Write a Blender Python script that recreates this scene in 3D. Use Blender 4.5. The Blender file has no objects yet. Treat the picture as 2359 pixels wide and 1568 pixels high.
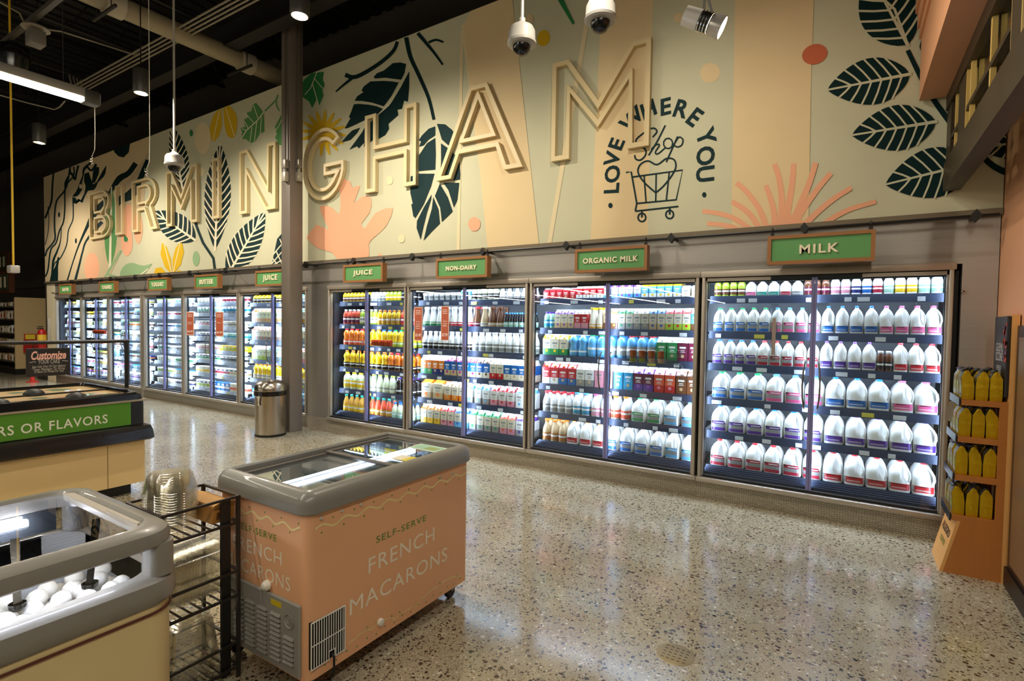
import bpy, bmesh, math, random
from mathutils import Vector, Matrix
from math import sin, cos, pi, radians
RN = random.Random(11)
sc = bpy.context.scene
COL = sc.collection

# ------------------------------------------------------------------ camera
FPX = 1225.0978
YAW, PITCH, ROLL = 0.56236331, -0.03204665, 0.01457097
CAM = Vector((0.0, -5.08453, 1.58854))
_f = Vector((-sin(YAW)*cos(PITCH), cos(YAW)*cos(PITCH), sin(PITCH)))
_r = Vector((cos(YAW), sin(YAW), 0.0))
_u = _r.cross(_f)
_r, _u = _r*cos(ROLL) + _u*sin(ROLL), -_r*sin(ROLL) + _u*cos(ROLL)
camd = bpy.data.cameras.new('camera')
camd.sensor_width = 36.0
camd.lens = FPX/2359.0*36.0
camd.clip_start = 0.05
camd.clip_end = 200
cam = bpy.data.objects.new('camera', camd)
cam.matrix_world = Matrix(((_r.x, _u.x, -_f.x, CAM.x), (_r.y, _u.y, -_f.y, CAM.y), (_r.z, _u.z, -_f.z, CAM.z), (0, 0, 0, 1)))
COL.objects.link(cam)
sc.camera = cam

def at(px, py, **k):
    """measured photo pixel -> the point where that sight line meets a known plane of the building"""
    d = _f + _r*((px-1179.5)/FPX) - _u*((py-784.0)/FPX)
    ax, v = next(iter(k.items()))
    i = 'xyz'.index(ax)
    return CAM + d*((v-CAM[i])/d[i])

# ------------------------------------------------------------------ world, exposure
sc.view_settings.view_transform = 'Standard'
sc.view_settings.look = 'None'
sc.view_settings.exposure = 0.38
sc.view_settings.gamma = 1.0
sc.view_settings.use_curve_mapping = False
sc.cycles.use_denoising = True
sc.cycles.max_bounces = 7
sc.cycles.diffuse_bounces = 3
sc.cycles.glossy_bounces = 4
sc.cycles.transmission_bounces = 4
sc.cycles.transparent_max_bounces = 32
sc.cycles.caustics_reflective = False
sc.cycles.caustics_refractive = False
sc.cycles.sample_clamp_indirect = 6.0
wd = bpy.data.worlds.new('world')
sc.world = wd
wd.use_nodes = True
wd.node_tree.nodes['Background'].inputs[0].default_value = (0.9, 0.8, 0.65, 1)
wd.node_tree.nodes['Background'].inputs[1].default_value = 0.10

WARM = (1.0, 0.89, 0.73)

def lamp(kind, name, loc, aim, power, parent=None, size=0.1, angle=150, blend=1.0, color=WARM, sy=None):
    l = bpy.data.lights.new(name, kind)
    l.energy = power
    l.color = color
    if kind == 'SPOT':
        l.spot_size = radians(angle); l.spot_blend = blend; l.shadow_soft_size = size
    elif kind == 'AREA':
        l.shape = 'RECTANGLE'; l.size = size; l.size_y = sy or size
    else:
        l.shadow_soft_size = size
    o = bpy.data.objects.new(name, l)
    COL.objects.link(o)
    d = Vector(aim) - Vector(loc)
    o.rotation_euler = d.to_track_quat('-Z', 'Y').to_euler()
    o.location = loc
    if parent:
        o.parent = parent
        o.location = Vector(loc) - parent.location
    return o

# ------------------------------------------------------------------ materials
def lin(c):
    return tuple(((x/255)/12.92 if x/255 <= .04045 else ((x/255+.055)/1.055)**2.4) for x in c)

_M = {}
def mat(rgb, rough=.5, metal=0.0, name=None, spec=.5, coat=0.0, emit=0.0, ecol=None, bump=None, var=0.0, vscale=8):
    key = (tuple(rgb), rough, metal, name, spec, coat, emit, bump, var, vscale)
    if key in _M:
        return _M[key]
    m = bpy.data.materials.new(name or 'paint')
    m.use_nodes = True
    nt = m.node_tree
    b = nt.nodes['Principled BSDF']
    c = lin(rgb)
    b.inputs['Base Color'].default_value = (*c, 1)
    b.inputs['Roughness'].default_value = rough
    b.inputs['Metallic'].default_value = metal
    b.inputs['Specular IOR Level'].default_value = spec
    b.inputs['Coat Weight'].default_value = coat
    if emit:
        b.inputs['Emission Color'].default_value = (*(ecol or c), 1)
        b.inputs['Emission Strength'].default_value = emit
    if var or bump:
        tc = nt.nodes.new('ShaderNodeTexCoord')
        nz = nt.nodes.new('ShaderNodeTexNoise')
        nz.inputs['Scale'].default_value = vscale
        nz.inputs['Detail'].default_value = 4
        nt.links.new(tc.outputs['Object'], nz.inputs['Vector'])
        if var:
            mx = nt.nodes.new('ShaderNodeMix'); mx.data_type = 'RGBA'
            mx.inputs['A'].default_value = (*[x*(1-var) for x in c], 1)
            mx.inputs['B'].default_value = (*[min(1, x*(1+var)) for x in c], 1)
            nt.links.new(nz.outputs['Fac'], mx.inputs['Factor'])
            nt.links.new(mx.outputs['Result'], b.inputs['Base Color'])
        if bump:
            bp = nt.nodes.new('ShaderNodeBump')
            bp.inputs['Strength'].default_value = bump
            bp.inputs['Distance'].default_value = .01
            nt.links.new(nz.outputs['Fac'], bp.inputs['Height'])
            nt.links.new(bp.outputs['Normal'], b.inputs['Normal'])
    _M[key] = m
    return m

def streak(rgb, rough, scale, amount, name, metal=1.0, bumps=0.05):
    """brushed metal or wood: noise stretched along one axis"""
    key = (name, tuple(rgb), rough, tuple(scale))
    if key in _M:
        return _M[key]
    m = bpy.data.materials.new(name); m.use_nodes = True
    nt = m.node_tree; b = nt.nodes['Principled BSDF']
    b.inputs['Metallic'].default_value = metal
    b.inputs['Roughness'].default_value = rough
    tc = nt.nodes.new('ShaderNodeTexCoord'); mp = nt.nodes.new('ShaderNodeMapping'); nz = nt.nodes.new('ShaderNodeTexNoise')
    mp.inputs['Scale'].default_value = scale
    nz.inputs['Scale'].default_value = 1.0; nz.inputs['Detail'].default_value = 5
    nt.links.new(tc.outputs['Object'], mp.inputs['Vector']); nt.links.new(mp.outputs['Vector'], nz.inputs['Vector'])
    c = lin(rgb)
    mx = nt.nodes.new('ShaderNodeMix'); mx.data_type = 'RGBA'
    mx.inputs['A'].default_value = (*[x*(1-amount) for x in c], 1)
    mx.inputs['B'].default_value = (*[min(1, x*(1+amount)) for x in c], 1)
    nt.links.new(nz.outputs['Fac'], mx.inputs['Factor']); nt.links.new(mx.outputs['Result'], b.inputs['Base Color'])
    if bumps:
        bp = nt.nodes.new('ShaderNodeBump'); bp.inputs['Strength'].default_value = bumps; bp.inputs['Distance'].default_value = .005
        nt.links.new(nz.outputs['Fac'], bp.inputs['Height']); nt.links.new(bp.outputs['Normal'], b.inputs['Normal'])
    _M[key] = m
    return m

def glassm(name, tint=(245, 250, 250), refl=1.0, rough=0.0, base=0.04):
    """a thin clear pane: straight-through light plus a Fresnel reflection"""
    key = (name, tint, refl, rough, base)
    if key in _M:
        return _M[key]
    m = bpy.data.materials.new(name); m.use_nodes = True
    nt = m.node_tree; nt.nodes.clear()
    out = nt.nodes.new('ShaderNodeOutputMaterial'); tr = nt.nodes.new('ShaderNodeBsdfTransparent'); gl = nt.nodes.new('ShaderNodeBsdfGlossy')
    mx = nt.nodes.new('ShaderNodeMixShader'); lw = nt.nodes.new('ShaderNodeLayerWeight'); mt = nt.nodes.new('ShaderNodeMath'); ad = nt.nodes.new('ShaderNodeMath')
    tr.inputs['Color'].default_value = (*lin(tint), 1)
    gl.inputs['Color'].default_value = (1, 1, 1, 1); gl.inputs['Roughness'].default_value = rough
    lw.inputs['Blend'].default_value = .5
    pw = nt.nodes.new('ShaderNodeMath'); pw.operation = 'POWER'; pw.inputs[1].default_value = 4.0
    nt.links.new(lw.outputs['Facing'], pw.inputs[0])
    mt.operation = 'MULTIPLY'; mt.inputs[1].default_value = refl
    nt.links.new(pw.outputs[0], mt.inputs[0])
    ad.operation = 'ADD'; ad.inputs[1].default_value = base; ad.use_clamp = True
    nt.links.new(mt.outputs[0], ad.inputs[0])
    nt.links.new(ad.outputs[0], mx.inputs[0]); nt.links.new(tr.outputs[0], mx.inputs[1]); nt.links.new(gl.outputs[0], mx.inputs[2])
    nt.links.new(mx.outputs[0], out.inputs[0])
    _M[key] = m
    return m

def emis(rgb, s, name='lamp_glow'):
    return mat(rgb, .5, 0, name, emit=s)

def terrazzo():
    m = bpy.data.materials.new('terrazzo'); m.use_nodes = True
    nt = m.node_tree; b = nt.nodes['Principled BSDF']; N = nt.nodes.new; L = nt.links.new
    tc = N('ShaderNodeTexCoord')
    wn = N('ShaderNodeTexNoise'); wn.inputs['Scale'].default_value = 40; wn.inputs['Detail'].default_value = 2
    L(tc.outputs['Object'], wn.inputs['Vector'])
    wa = N('ShaderNodeMix'); wa.data_type = 'VECTOR'; wa.inputs['Factor'].default_value = .018
    L(tc.outputs['Object'], wa.inputs['A']); L(wn.outputs['Color'], wa.inputs['B'])
    big = N('ShaderNodeTexNoise'); big.inputs['Scale'].default_value = 1.3; big.inputs['Detail'].default_value = 3
    L(tc.outputs['Object'], big.inputs['Vector'])
    base = N('ShaderNodeValToRGB')
    base.color_ramp.elements[0].color = (*lin((154, 144, 118)), 1); base.color_ramp.elements[0].position = .3
    base.color_ramp.elements[1].color = (*lin((182, 173, 149)), 1); base.color_ramp.elements[1].position = .75
    L(big.outputs['Fac'], base.inputs['Fac'])
    prev = base.outputs['Color']
    for scale, thr, cols in ((34, .31, [(84, 56, 38), (50, 42, 40), (140, 122, 96), (210, 202, 184), (60, 48, 44), (46, 40, 42)]),
                             (70, .38, [(48, 42, 42), (104, 76, 54), (206, 198, 180), (56, 48, 46), (142, 130, 108), (40, 36, 38)]),
                             (150, .31, [(54, 48, 44), (200, 194, 178), (90, 78, 66), (60, 54, 50)])):
        v = N('ShaderNodeTexVoronoi'); v.inputs['Scale'].default_value = scale; v.inputs['Randomness'].default_value = 1
        L(wa.outputs['Result'], v.inputs['Vector'])
        sp = N('ShaderNodeSeparateColor'); L(v.outputs['Color'], sp.inputs[0])
        lt = N('ShaderNodeMath'); lt.operation = 'MULTIPLY'; lt.inputs[1].default_value = thr*1.3
        L(sp.outputs[1], lt.inputs[0])
        cm = N('ShaderNodeMath'); cm.operation = 'LESS_THAN'
        L(v.outputs['Distance'], cm.inputs[0]); L(lt.outputs[0], cm.inputs[1])
        rp = N('ShaderNodeValToRGB'); rp.color_ramp.interpolation = 'CONSTANT'
        e = rp.color_ramp.elements
        while len(e) < len(cols):
            e.new(.5)
        for i, c in enumerate(cols):
            e[i].position = i/len(cols); e[i].color = (*lin(c), 1)
        L(sp.outputs[0], rp.inputs['Fac'])
        mx = N('ShaderNodeMix'); mx.data_type = 'RGBA'
        L(cm.outputs[0], mx.inputs['Factor']); L(prev, mx.inputs['A']); L(rp.outputs['Color'], mx.inputs['B'])
        prev = mx.outputs['Result']
    L(prev, b.inputs['Base Color'])
    b.inputs['Roughness'].default_value = .13
    b.inputs['Specular IOR Level'].default_value = 1.0
    bn = N('ShaderNodeTexNoise'); bn.inputs['Scale'].default_value = 3.0; bn.inputs['Detail'].default_value = 2
    L(tc.outputs['Object'], bn.inputs['Vector'])
    bp = N('ShaderNodeBump'); bp.inputs['Strength'].default_value = .05; bp.inputs['Distance'].default_value = .02
    L(bn.outputs['Fac'], bp.inputs['Height']); L(bp.outputs['Normal'], b.inputs['Normal'])
    return m

def diamond_plate():
    m = bpy.data.materials.new('diamond_plate'); m.use_nodes = True
    nt = m.node_tree; b = nt.nodes['Principled BSDF']; N = nt.nodes.new; L = nt.links.new
    b.inputs['Base Color'].default_value = (*lin((196, 186, 164)), 1)
    b.inputs['Metallic'].default_value = .75; b.inputs['Roughness'].default_value = .3
    tc = N('ShaderNodeTexCoord'); hs = []
    for sgn in (1, -1):
        mp = N('ShaderNodeMapping'); mp.inputs['Rotation'].default_value = (0, radians(45*sgn), 0); mp.inputs['Scale'].default_value = (38, 1, 92)
        L(tc.outputs['Object'], mp.inputs['Vector'])
        ck = N('ShaderNodeTexVoronoi'); ck.inputs['Scale'].default_value = 1; ck.inputs['Randomness'].default_value = .12
        L(mp.outputs['Vector'], ck.inputs['Vector']); hs.append(ck)
    mn = N('ShaderNodeMath'); mn.operation = 'MINIMUM'
    L(hs[0].outputs['Distance'], mn.inputs[0]); L(hs[1].outputs['Distance'], mn.inputs[1])
    rp = N('ShaderNodeMapRange'); rp.inputs['From Min'].default_value = .18; rp.inputs['From Max'].default_value = .38; rp.inputs['To Min'].default_value = 1; rp.inputs['To Max'].default_value = 0
    L(mn.outputs[0], rp.inputs['Value'])
    mx = N('ShaderNodeMix'); mx.data_type = 'RGBA'
    mx.inputs['A'].default_value = (*lin((150, 140, 122)), 1); mx.inputs['B'].default_value = (*lin((240, 232, 212)), 1)  # raised pattern coloured paler to imitate bright highlights on the bumps
    L(rp.outputs[0], mx.inputs['Factor']); L(mx.outputs['Result'], b.inputs['Base Color'])
    bp = N('ShaderNodeBump'); bp.inputs['Strength'].default_value = 1.0; bp.inputs['Distance'].default_value = .006
    L(rp.outputs[0], bp.inputs['Height']); L(bp.outputs['Normal'], b.inputs['Normal'])
    return m

# ------------------------------------------------------------------ mesh helpers
def rootloc(o):
    p = Vector((0, 0, 0))
    while o is not None:
        p += o.location
        o = o.parent
    return p

_TX = {}
def text_mesh(s, size, bold=0.0, spacing=1.0, ext=0.0, shear=0.0):
    key = (s, size, bold, spacing, ext, shear)
    if key not in _TX:
        cu = bpy.data.curves.new('t', 'FONT')
        cu.body = s; cu.size = size; cu.offset = bold; cu.space_character = spacing; cu.extrude = ext
        cu.shear = shear; cu.resolution_u = 3; cu.align_x = 'LEFT'
        ob = bpy.data.objects.new('t', cu)
        me = bpy.data.meshes.new_from_object(ob)
        v = [tuple(x.co) for x in me.vertices]; f = [tuple(p.vertices) for p in me.polygons]
        bpy.data.objects.remove(ob); bpy.data.meshes.remove(me); bpy.data.curves.remove(cu)
        xs = [a[0] for a in v] or [0]; ys = [a[1] for a in v] or [0]
        cx, cy = (min(xs)+max(xs))/2, (min(ys)+max(ys))/2
        _TX[key] = ([(a[0]-cx, a[1]-cy, a[2]) for a in v], f, max(xs)-min(xs), max(ys)-min(ys))
    return _TX[key]

class MB:
    def __init__(s):
        s.v, s.f, s.m, s.s = [], [], [], []
    def add(s, vs, fs, m=0, sm=False):
        o = len(s.v)
        s.v += [tuple(v) for v in vs]
        for i, f in enumerate(fs):
            s.f.append(tuple(o+a for a in f)); s.m.append(m[i] if isinstance(m, list) else m); s.s.append(sm)
        return s
    def box(s, x0, x1, y0, y1, z0, z1, m=0):
        return s.add([(x, y, z) for x in (x0, x1) for y in (y0, y1) for z in (z0, z1)],
                     [(0, 1, 3, 2), (4, 6, 7, 5), (0, 4, 5, 1), (2, 3, 7, 6), (0, 2, 6, 4), (1, 5, 7, 3)], m)
    def rbox(s, x0, x1, y0, y1, z0, z1, r=.01, m=0, seg=2):
        bm = bmesh.new(); bmesh.ops.create_cube(bm, size=1)
        for v in bm.verts:
            v.co = Vector(((x0+x1)/2+v.co.x*(x1-x0), (y0+y1)/2+v.co.y*(y1-y0), (z0+z1)/2+v.co.z*(z1-z0)))
        bmesh.ops.bevel(bm, geom=bm.edges[:], offset=r, segments=seg, affect='EDGES', profile=.5)
        bm.verts.index_update()
        s.add([v.co for v in bm.verts], [tuple(v.index for v in f.verts) for f in bm.faces], m, True); bm.free()
        return s
    def loft(s, rings, m=0, sm=True, cap0=True, cap1=True, closed=False):
        n = len(rings[0]); vs = [p for r in rings for p in r]; fs = []; ms = []
        k = len(rings)
        for i in range(k if closed else k-1):
            for j in range(n):
                a, b = i*n+j, i*n+(j+1) % n
                c, d = ((i+1) % k)*n+(j+1) % n, ((i+1) % k)*n+j
                fs.append((a, b, c, d)); ms.append(m[i] if isinstance(m, list) else m)
        if not closed:
            if cap0: fs.append(tuple(range(n))[::-1]); ms.append(m[0] if isinstance(m, list) else m)
            if cap1: fs.append(tuple(range((k-1)*n, k*n))); ms.append(m[-1] if isinstance(m, list) else m)
        return s.add(vs, fs, ms, sm)
    def lathe(s, prof, n=16, c=(0, 0, 0), m=0, axis='z', cap0=True, cap1=True):
        def q(r, z, a):
            x, y = r*cos(a), r*sin(a)
            p = {'z': (x, y, z), 'y': (x, z, y), 'x': (z, x, y)}[axis]
            return (p[0]+c[0], p[1]+c[1], p[2]+c[2])
        return s.loft([[q(r, z, 2*pi*j/n) for j in range(n)] for r, z in prof], m, True, cap0, cap1)
    def tube(s, pts, r, n=8, m=0, closed=False):
        pts = [Vector(p) for p in pts]; rings = []; k = len(pts)
        up = None
        for i, p in enumerate(pts):
            a = pts[(i-1) % k] if (closed or i) else p
            b = pts[(i+1) % k] if (closed or i < k-1) else p
            t = (b-a).normalized()
            if up is None:
                up = t.orthogonal().normalized()
            up = (up - t*up.dot(t))
            up = up.normalized() if up.length > 1e-6 else t.orthogonal().normalized()
            w = t.cross(up)
            rr = r[i] if isinstance(r, (list, tuple)) else r
            rings.append([p + up*(rr*cos(2*pi*j/n)) + w*(rr*sin(2*pi*j/n)) for j in range(n)])
        return s.loft(rings, m, True, closed=closed)
    def bar(s, a, b, w, h, m=0):
        a, b = Vector(a), Vector(b); t = (b-a).normalized()
        up = Vector((0, 0, 1)) if abs(t.z) < .95 else Vector((0, 1, 0))
        x = t.cross(up).normalized()*(w/2); y = x.cross(t).normalized()*(h/2)
        return s.loft([[a-x-y, a+x-y, a+x+y, a-x+y], [b-x-y, b+x-y, b+x+y, b-x+y]], m, False)
    def prism(s, pts, fa, fb, m=0, sides=True, front=True, back=True, mside=None):
        n = len(pts); A = [fa(*p) for p in pts]; B = [fb(*p) for p in pts]; fs = []; ms = []
        if front: fs.append(tuple(range(n))); ms.append(m)
        if back: fs.append(tuple(range(n, 2*n))[::-1]); ms.append(m)
        if sides:
            for i in range(n):
                fs.append((i, i+n, (i+1) % n+n, (i+1) % n)); ms.append(m if mside is None else mside)
        return s.add(A+B, fs, ms)
    def poly(s, pts, fn, m=0):
        return s.add([fn(*p) for p in pts], [tuple(range(len(pts)))], m)
    def text(s, t, fn, size, m=0, bold=0.0, spacing=1.0, ext=0.0, cx=0.0, cy=0.0, width=None, rot=0.0, shear=0.0):
        """fn(u, v, w): text plane to space; centred on (cx, cy)"""
        v, f, w, h = text_mesh(t, size, bold, spacing, ext, shear)
        k = width/w if width and w else 1.0
        ca, sa = cos(rot), sin(rot)
        return s.add([fn(cx + (a*k)*ca - b*sa, cy + (a*k)*sa + b*ca, c) for a, b, c in v], f, m)
    def build(s, name, mats, parent=None, angle=35, world=False):
        me = bpy.data.meshes.new(name)
        vs = s.v
        if parent is not None and world:
            o = rootloc(parent); vs = [(v[0]-o.x, v[1]-o.y, v[2]-o.z) for v in vs]
        me.from_pydata(vs, [], s.f)
        for m in (mats if isinstance(mats, (list, tuple)) else [mats]):
            me.materials.append(m)
        me.polygons.foreach_set('material_index', s.m)
        me.polygons.foreach_set('use_smooth', s.s)
        me.update()
        if any(s.s):
            me.set_sharp_from_angle(angle=radians(angle))
        ob = bpy.data.objects.new(name, me)
        COL.objects.link(ob)
        if parent is not None:
            ob.parent = parent
        return ob

def tag(o, label, cat, group=None, kind=None):
    o['label'] = label; o['category'] = cat
    if group: o['group'] = group
    if kind: o['kind'] = kind
    return o
def struct(o):
    o['kind'] = 'structure'
    return o
def thing(name, label, cat, loc=(0, 0, 0), group=None, rz=0.0):
    o = bpy.data.objects.new(name, None)
    o.empty_display_size = .1
    COL.objects.link(o); o.location = loc; o.rotation_euler = (0, 0, rz)
    return tag(o, label, cat, group)
def copy_tree(o, parent=None):
    c = o.copy(); COL.objects.link(c)
    if parent is not None: c.parent = parent
    for ch in list(o.children):
        copy_tree(ch, c)
    return c
def rr(x0, x1, y0, y1, r, z, n=5):
    """rounded rectangle ring"""
    out = []
    for cx, cy, a0 in ((x1-r, y1-r, 0), (x0+r, y1-r, pi/2), (x0+r, y0+r, pi), (x1-r, y0+r, 3*pi/2)):
        for i in range(n+1):
            a = a0 + (pi/2)*i/n
            out.append((cx+r*cos(a), cy+r*sin(a), z))
    return out
ORD = ['first', 'second', 'third', 'fourth', 'fifth', 'sixth', 'seventh', 'eighth', 'ninth', 'tenth', 'eleventh', 'twelfth', 'thirteenth',
       'fourteenth', 'fifteenth', 'sixteenth', 'seventeenth', 'eighteenth', 'nineteenth', 'twentieth', 'twenty-first', 'twenty-second',
       'twenty-third', 'twenty-fourth', 'twenty-fifth', 'twenty-sixth', 'twenty-seventh', 'twenty-eighth', 'twenty-ninth', 'thirtieth']
# common materials
STEEL = streak((168, 163, 156), .36, (1.5, 60, 90), .08, 'brushed_steel', .60, .03)
ALU = mat((178, 168, 154), .42, .55, 'aluminium')
LILAC = mat((138, 138, 190), .4, .3, 'anodised_post')
BLACKM = mat((18, 17, 16), .45, 0, 'black_metal')
BLACKG = mat((12, 12, 13), .16, 0, 'gloss_black')
CHROME = mat((210, 208, 204), .18, 1.0, 'chrome')
DARKIN = mat((12, 15, 22), .5, 0, 'dark_lining')
PANE = glassm('door_glass', (240, 246, 248), .55, 0, .035)
# ------------------------------------------------------------------ lamps of the shop, with added fill lights
HOUSE = mat((92, 90, 86), .4, .6, 'lamp_housing')
def linear_light(label, x, y0, y1, z, power, group=None, w=.11):
    t = thing('linear_light', label, 'ceiling light', (x, (y0+y1)/2, z), group)
    b = MB(); b.rbox(x-w*.62, x+w*.62, y0, y1, z+.02, z+.12, .015); b.build('housing', mat((150, 146, 138), .4, .3, 'lamp_shell'), t, world=True)
    d = MB(); d.loft([[(x+w*.5*cos(pi+pi*k/6), y, z+.02+w*.45*sin(pi+pi*k/6)) for k in range(7)] for y in (y0+.02, y1-.14)], 0, False)
    d.build('diffuser', emis((255, 244, 222), power), t, world=True)
    e = MB(); e.rbox(x-w*.66, x+w*.66, y1-.14, y1+.02, z-.03, z+.12, .02); e.build('end_cap', HOUSE, t, world=True)
    for yy in (y0+.4, y1-.3):
        MB().tube([(x, yy, z+.12), (x, yy, 6.9)], .004, 5).build('suspension_wire', mat((70, 70, 68), .5, .5, 'wire'), t, world=True)
    return t
linear_light('long white linear light hanging beside the mural, with a grey end cap', -7.27, -8.6, -2.45, 4.0, 26)
for i, (x, y0, y1, nm) in enumerate(((-3.3, -9.5, -4.0, 'over the frozen dessert freezers'), (.7, -9.5, -3.6, 'over the aisle'), (-11.4, -9.5, -4.6, 'over the far end of the cake freezer'))):
    linear_light('added unseen linear fill light hanging '+nm, x, y0, y1, 4.15, 39)  # out of view, added as general fill for freezers and floor
for x in (-25, -19.5, -14.5, -9.5):
    linear_light('long linear light deep in the shop behind the freezers', x, -46, -22, 3.7, 40, 'lights deep in the shop')

def pendant(x, y, z, label, power, aim):
    t = thing('pendant_light', label, 'ceiling light', (x, y, z))
    b = MB(); b.lathe([(.0, .30), (.085, .30), (.09, .29), (.09, .02), (.083, 0), (.075, .0), (.07, .035)], 20, (0, 0, 0), cap0=False, cap1=False)
    b.build('housing', HOUSE, t)
    MB().lathe([(0, .034), (.07, .034)], 20, cap0=False, cap1=False).build('lens', emis((255, 238, 205), 40), t)
    MB().tube([(0, 0, .3), (0, 0, 7.0-z)], .007, 6).build('stem', BLACKM, t)
    lamp('SPOT', 'beam', (x, y, z-.02), aim, power, t, .05, 165, 1.0)
    return t
PW = 275
pendant(-4.53, -1.8, 4.50, 'grey cylinder pendant lamp shining near the top of the pillar', PW, (-4.3, -.7, 0))
pendant(-7.74, -1.8, 4.46, 'grey cylinder pendant lamp hanging right above the juice shelves', PW, (-7.3, -.7, 0))
pendant(-11.25, -1.8, 4.42, 'grey cylinder pendant lamp hanging before the marbled mural end', PW, (-11, -.7, 0))
pendant(-14.9, -1.8, 4.42, 'grey cylinder pendant lamp farthest along the cooler wall', PW, (-14.7, -.7, 0))
pendant(-1.5, -1.8, 4.50, 'grey cylinder pendant lamp above the milk doors', PW*.38, (-1.4, -.7, 0))

# spot on a track arm before the mural (shines at the camera side)
hp = at(1627, 52, y=-1.8)
t = thing('track_light', 'silver track spotlight with perforated barrel shining beside the mural logo', 'spotlight', hp)
ax = Vector((.81, .20, -.42)).normalized()
rot = ax.to_track_quat('Z', 'Y').to_matrix()
def tl(v): return tuple(rot @ Vector(v))
def lathe_dir(prof, n=20):
    return [[tl((r*cos(2*pi*j/n), r*sin(2*pi*j/n), z)) for j in range(n)] for r, z in prof]
MB().loft(lathe_dir([(.03, -.14), (.055, -.135), (.058, -.04)])).build('barrel', mat((214, 210, 204), .35, .3, 'white_metal'), t)
pf = MB().loft(lathe_dir([(.054, -.04), (.054, .03)]), 0)
for k in range(4):
    pf.loft(lathe_dir([(.055, -.038+k*.018), (.061, -.036+k*.018), (.061, -.030+k*.018), (.055, -.028+k*.018)]), 1)
pf.build('heat_sink', [BLACKM, CHROME], t)
MB().loft(lathe_dir([(.056, .03), (.06, .045), (.066, .10), (.060, .10), (.054, .07)]), cap0=False, cap1=False).build('shade', mat((190, 186, 180), .3, .6, 'silver'), t)
MB().loft(lathe_dir([(.0, .085), (.056, .085)]), cap0=False, cap1=False).build('lens', emis((255, 238, 205), 45), t)
a1 = tl((0, 0, -.02)); a2 = tl((0, 0, .06))
MB().bar(a1, (-.01, 0, .20), .014, .008).bar(a2, (-.01, 0, .20), .014, .008).tube([(-.01, 0, .18), (-.01, 0, .26)], .02, 10).bar((-.01, 0, .25), (-.01, 0, .9), .03, .03).build('yoke', mat((150, 148, 144), .4, .7, 'steel_arm'), t)
lamp('SPOT', 'beam', hp+ax*.09, hp+ax, 26, t, .05, 110, .8)

# ------------------------------------------------------------------ floor, ceiling, walls
fl = MB(); fl.poly([(-34, -50), (8, -50), (8, 3), (-34, 3)], lambda x, y: (x, y, 0)); struct(fl.build('floor', terrazzo()))
CEIL = mat((17, 16, 13), .75, 0, 'black_deck', var=.2)
cm = MB()
nx = 150
for k in range(nx):     # corrugated deck, ribs along y
    x0 = -34+k*.28; cm.box(x0, x0+.14, -50, 3, 6.9, 6.95); cm.box(x0+.14, x0+.28, -50, 3, 6.94, 6.99)
struct(cm.build('ceiling', CEIL))
GREYW = mat((84, 79, 71), .8, 0, 'grey_wall', var=.06, vscale=2)
struct(MB().box(-34, .9, 1.6, 1.75, 0, 7).box(-34, -17.1, 1.5, 1.6, 2.55, 2.75).build('wall_far', GREYW))
struct(MB().box(-34.2, -34, -50, 3, 0, 7).build('wall_end', GREYW))
struct(MB().box(-16.94, .9, 1.05, 1.2, 0, 4.9).build('wall_back', GREYW))
PINK = mat((218, 160, 121), .6, 0, 'pink_paint', var=.05, vscale=3)
struct(MB().box(.905, 1.05, -1.4, .9, 0, 7).build('wall_right', PINK))
struct(MB().box(-16.94, -16.47, -.03, .9, 0, 2.44).build('wall_left', mat((222, 210, 178), .7, 0, 'cream_wall')))
# dark lower panelling of the pink wall beside the coffee shelf
w = MB(); w.box(.885, .9045, -1.4, -.66, .12, 1.62); struct(w.build('trim_1', mat((46, 28, 16), .4, 0, 'dark_wood')))
w = MB(); w.box(.878, .885, -1.4, -.74, .16, 1.55); struct(w.build('trim_2', streak((150, 122, 88), .4, (1.5, 40, 60), .1, 'tan_metal', .6)))
struct(MB().box(.87, .9045, -1.4, -.66, 0, .12).build('baseboard_right', mat((14, 13, 12), .4, 0, 'black_base')))

# ------------------------------------------------------------------ mural
YM = -.06
SAGE, CREAM, TAN, DEEP, NAVY = (204, 202, 172), (228, 212, 172), (228, 205, 160), (8, 38, 38), (26, 50, 52)
GRN, LGR, YEL, CORAL, BEIGE, DKG = (92, 150, 88), (146, 178, 132), (216, 176, 34), (240, 176, 140), (230, 210, 170), (52, 130, 74)
mcols = [SAGE, CREAM, TAN, DEEP, NAVY, GRN, LGR, YEL, CORAL, BEIGE, DKG, (236, 226, 196), (200, 108, 74), (206, 186, 150)]
SG, CR, TN, DP, NV, GR, LG, YL, CO, BG, DG, VN, RC, T2 = range(14)
mur = MB()
def topz(x): return 5.03 + (x+16.9)*.0126
ZB = 2.452
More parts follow.
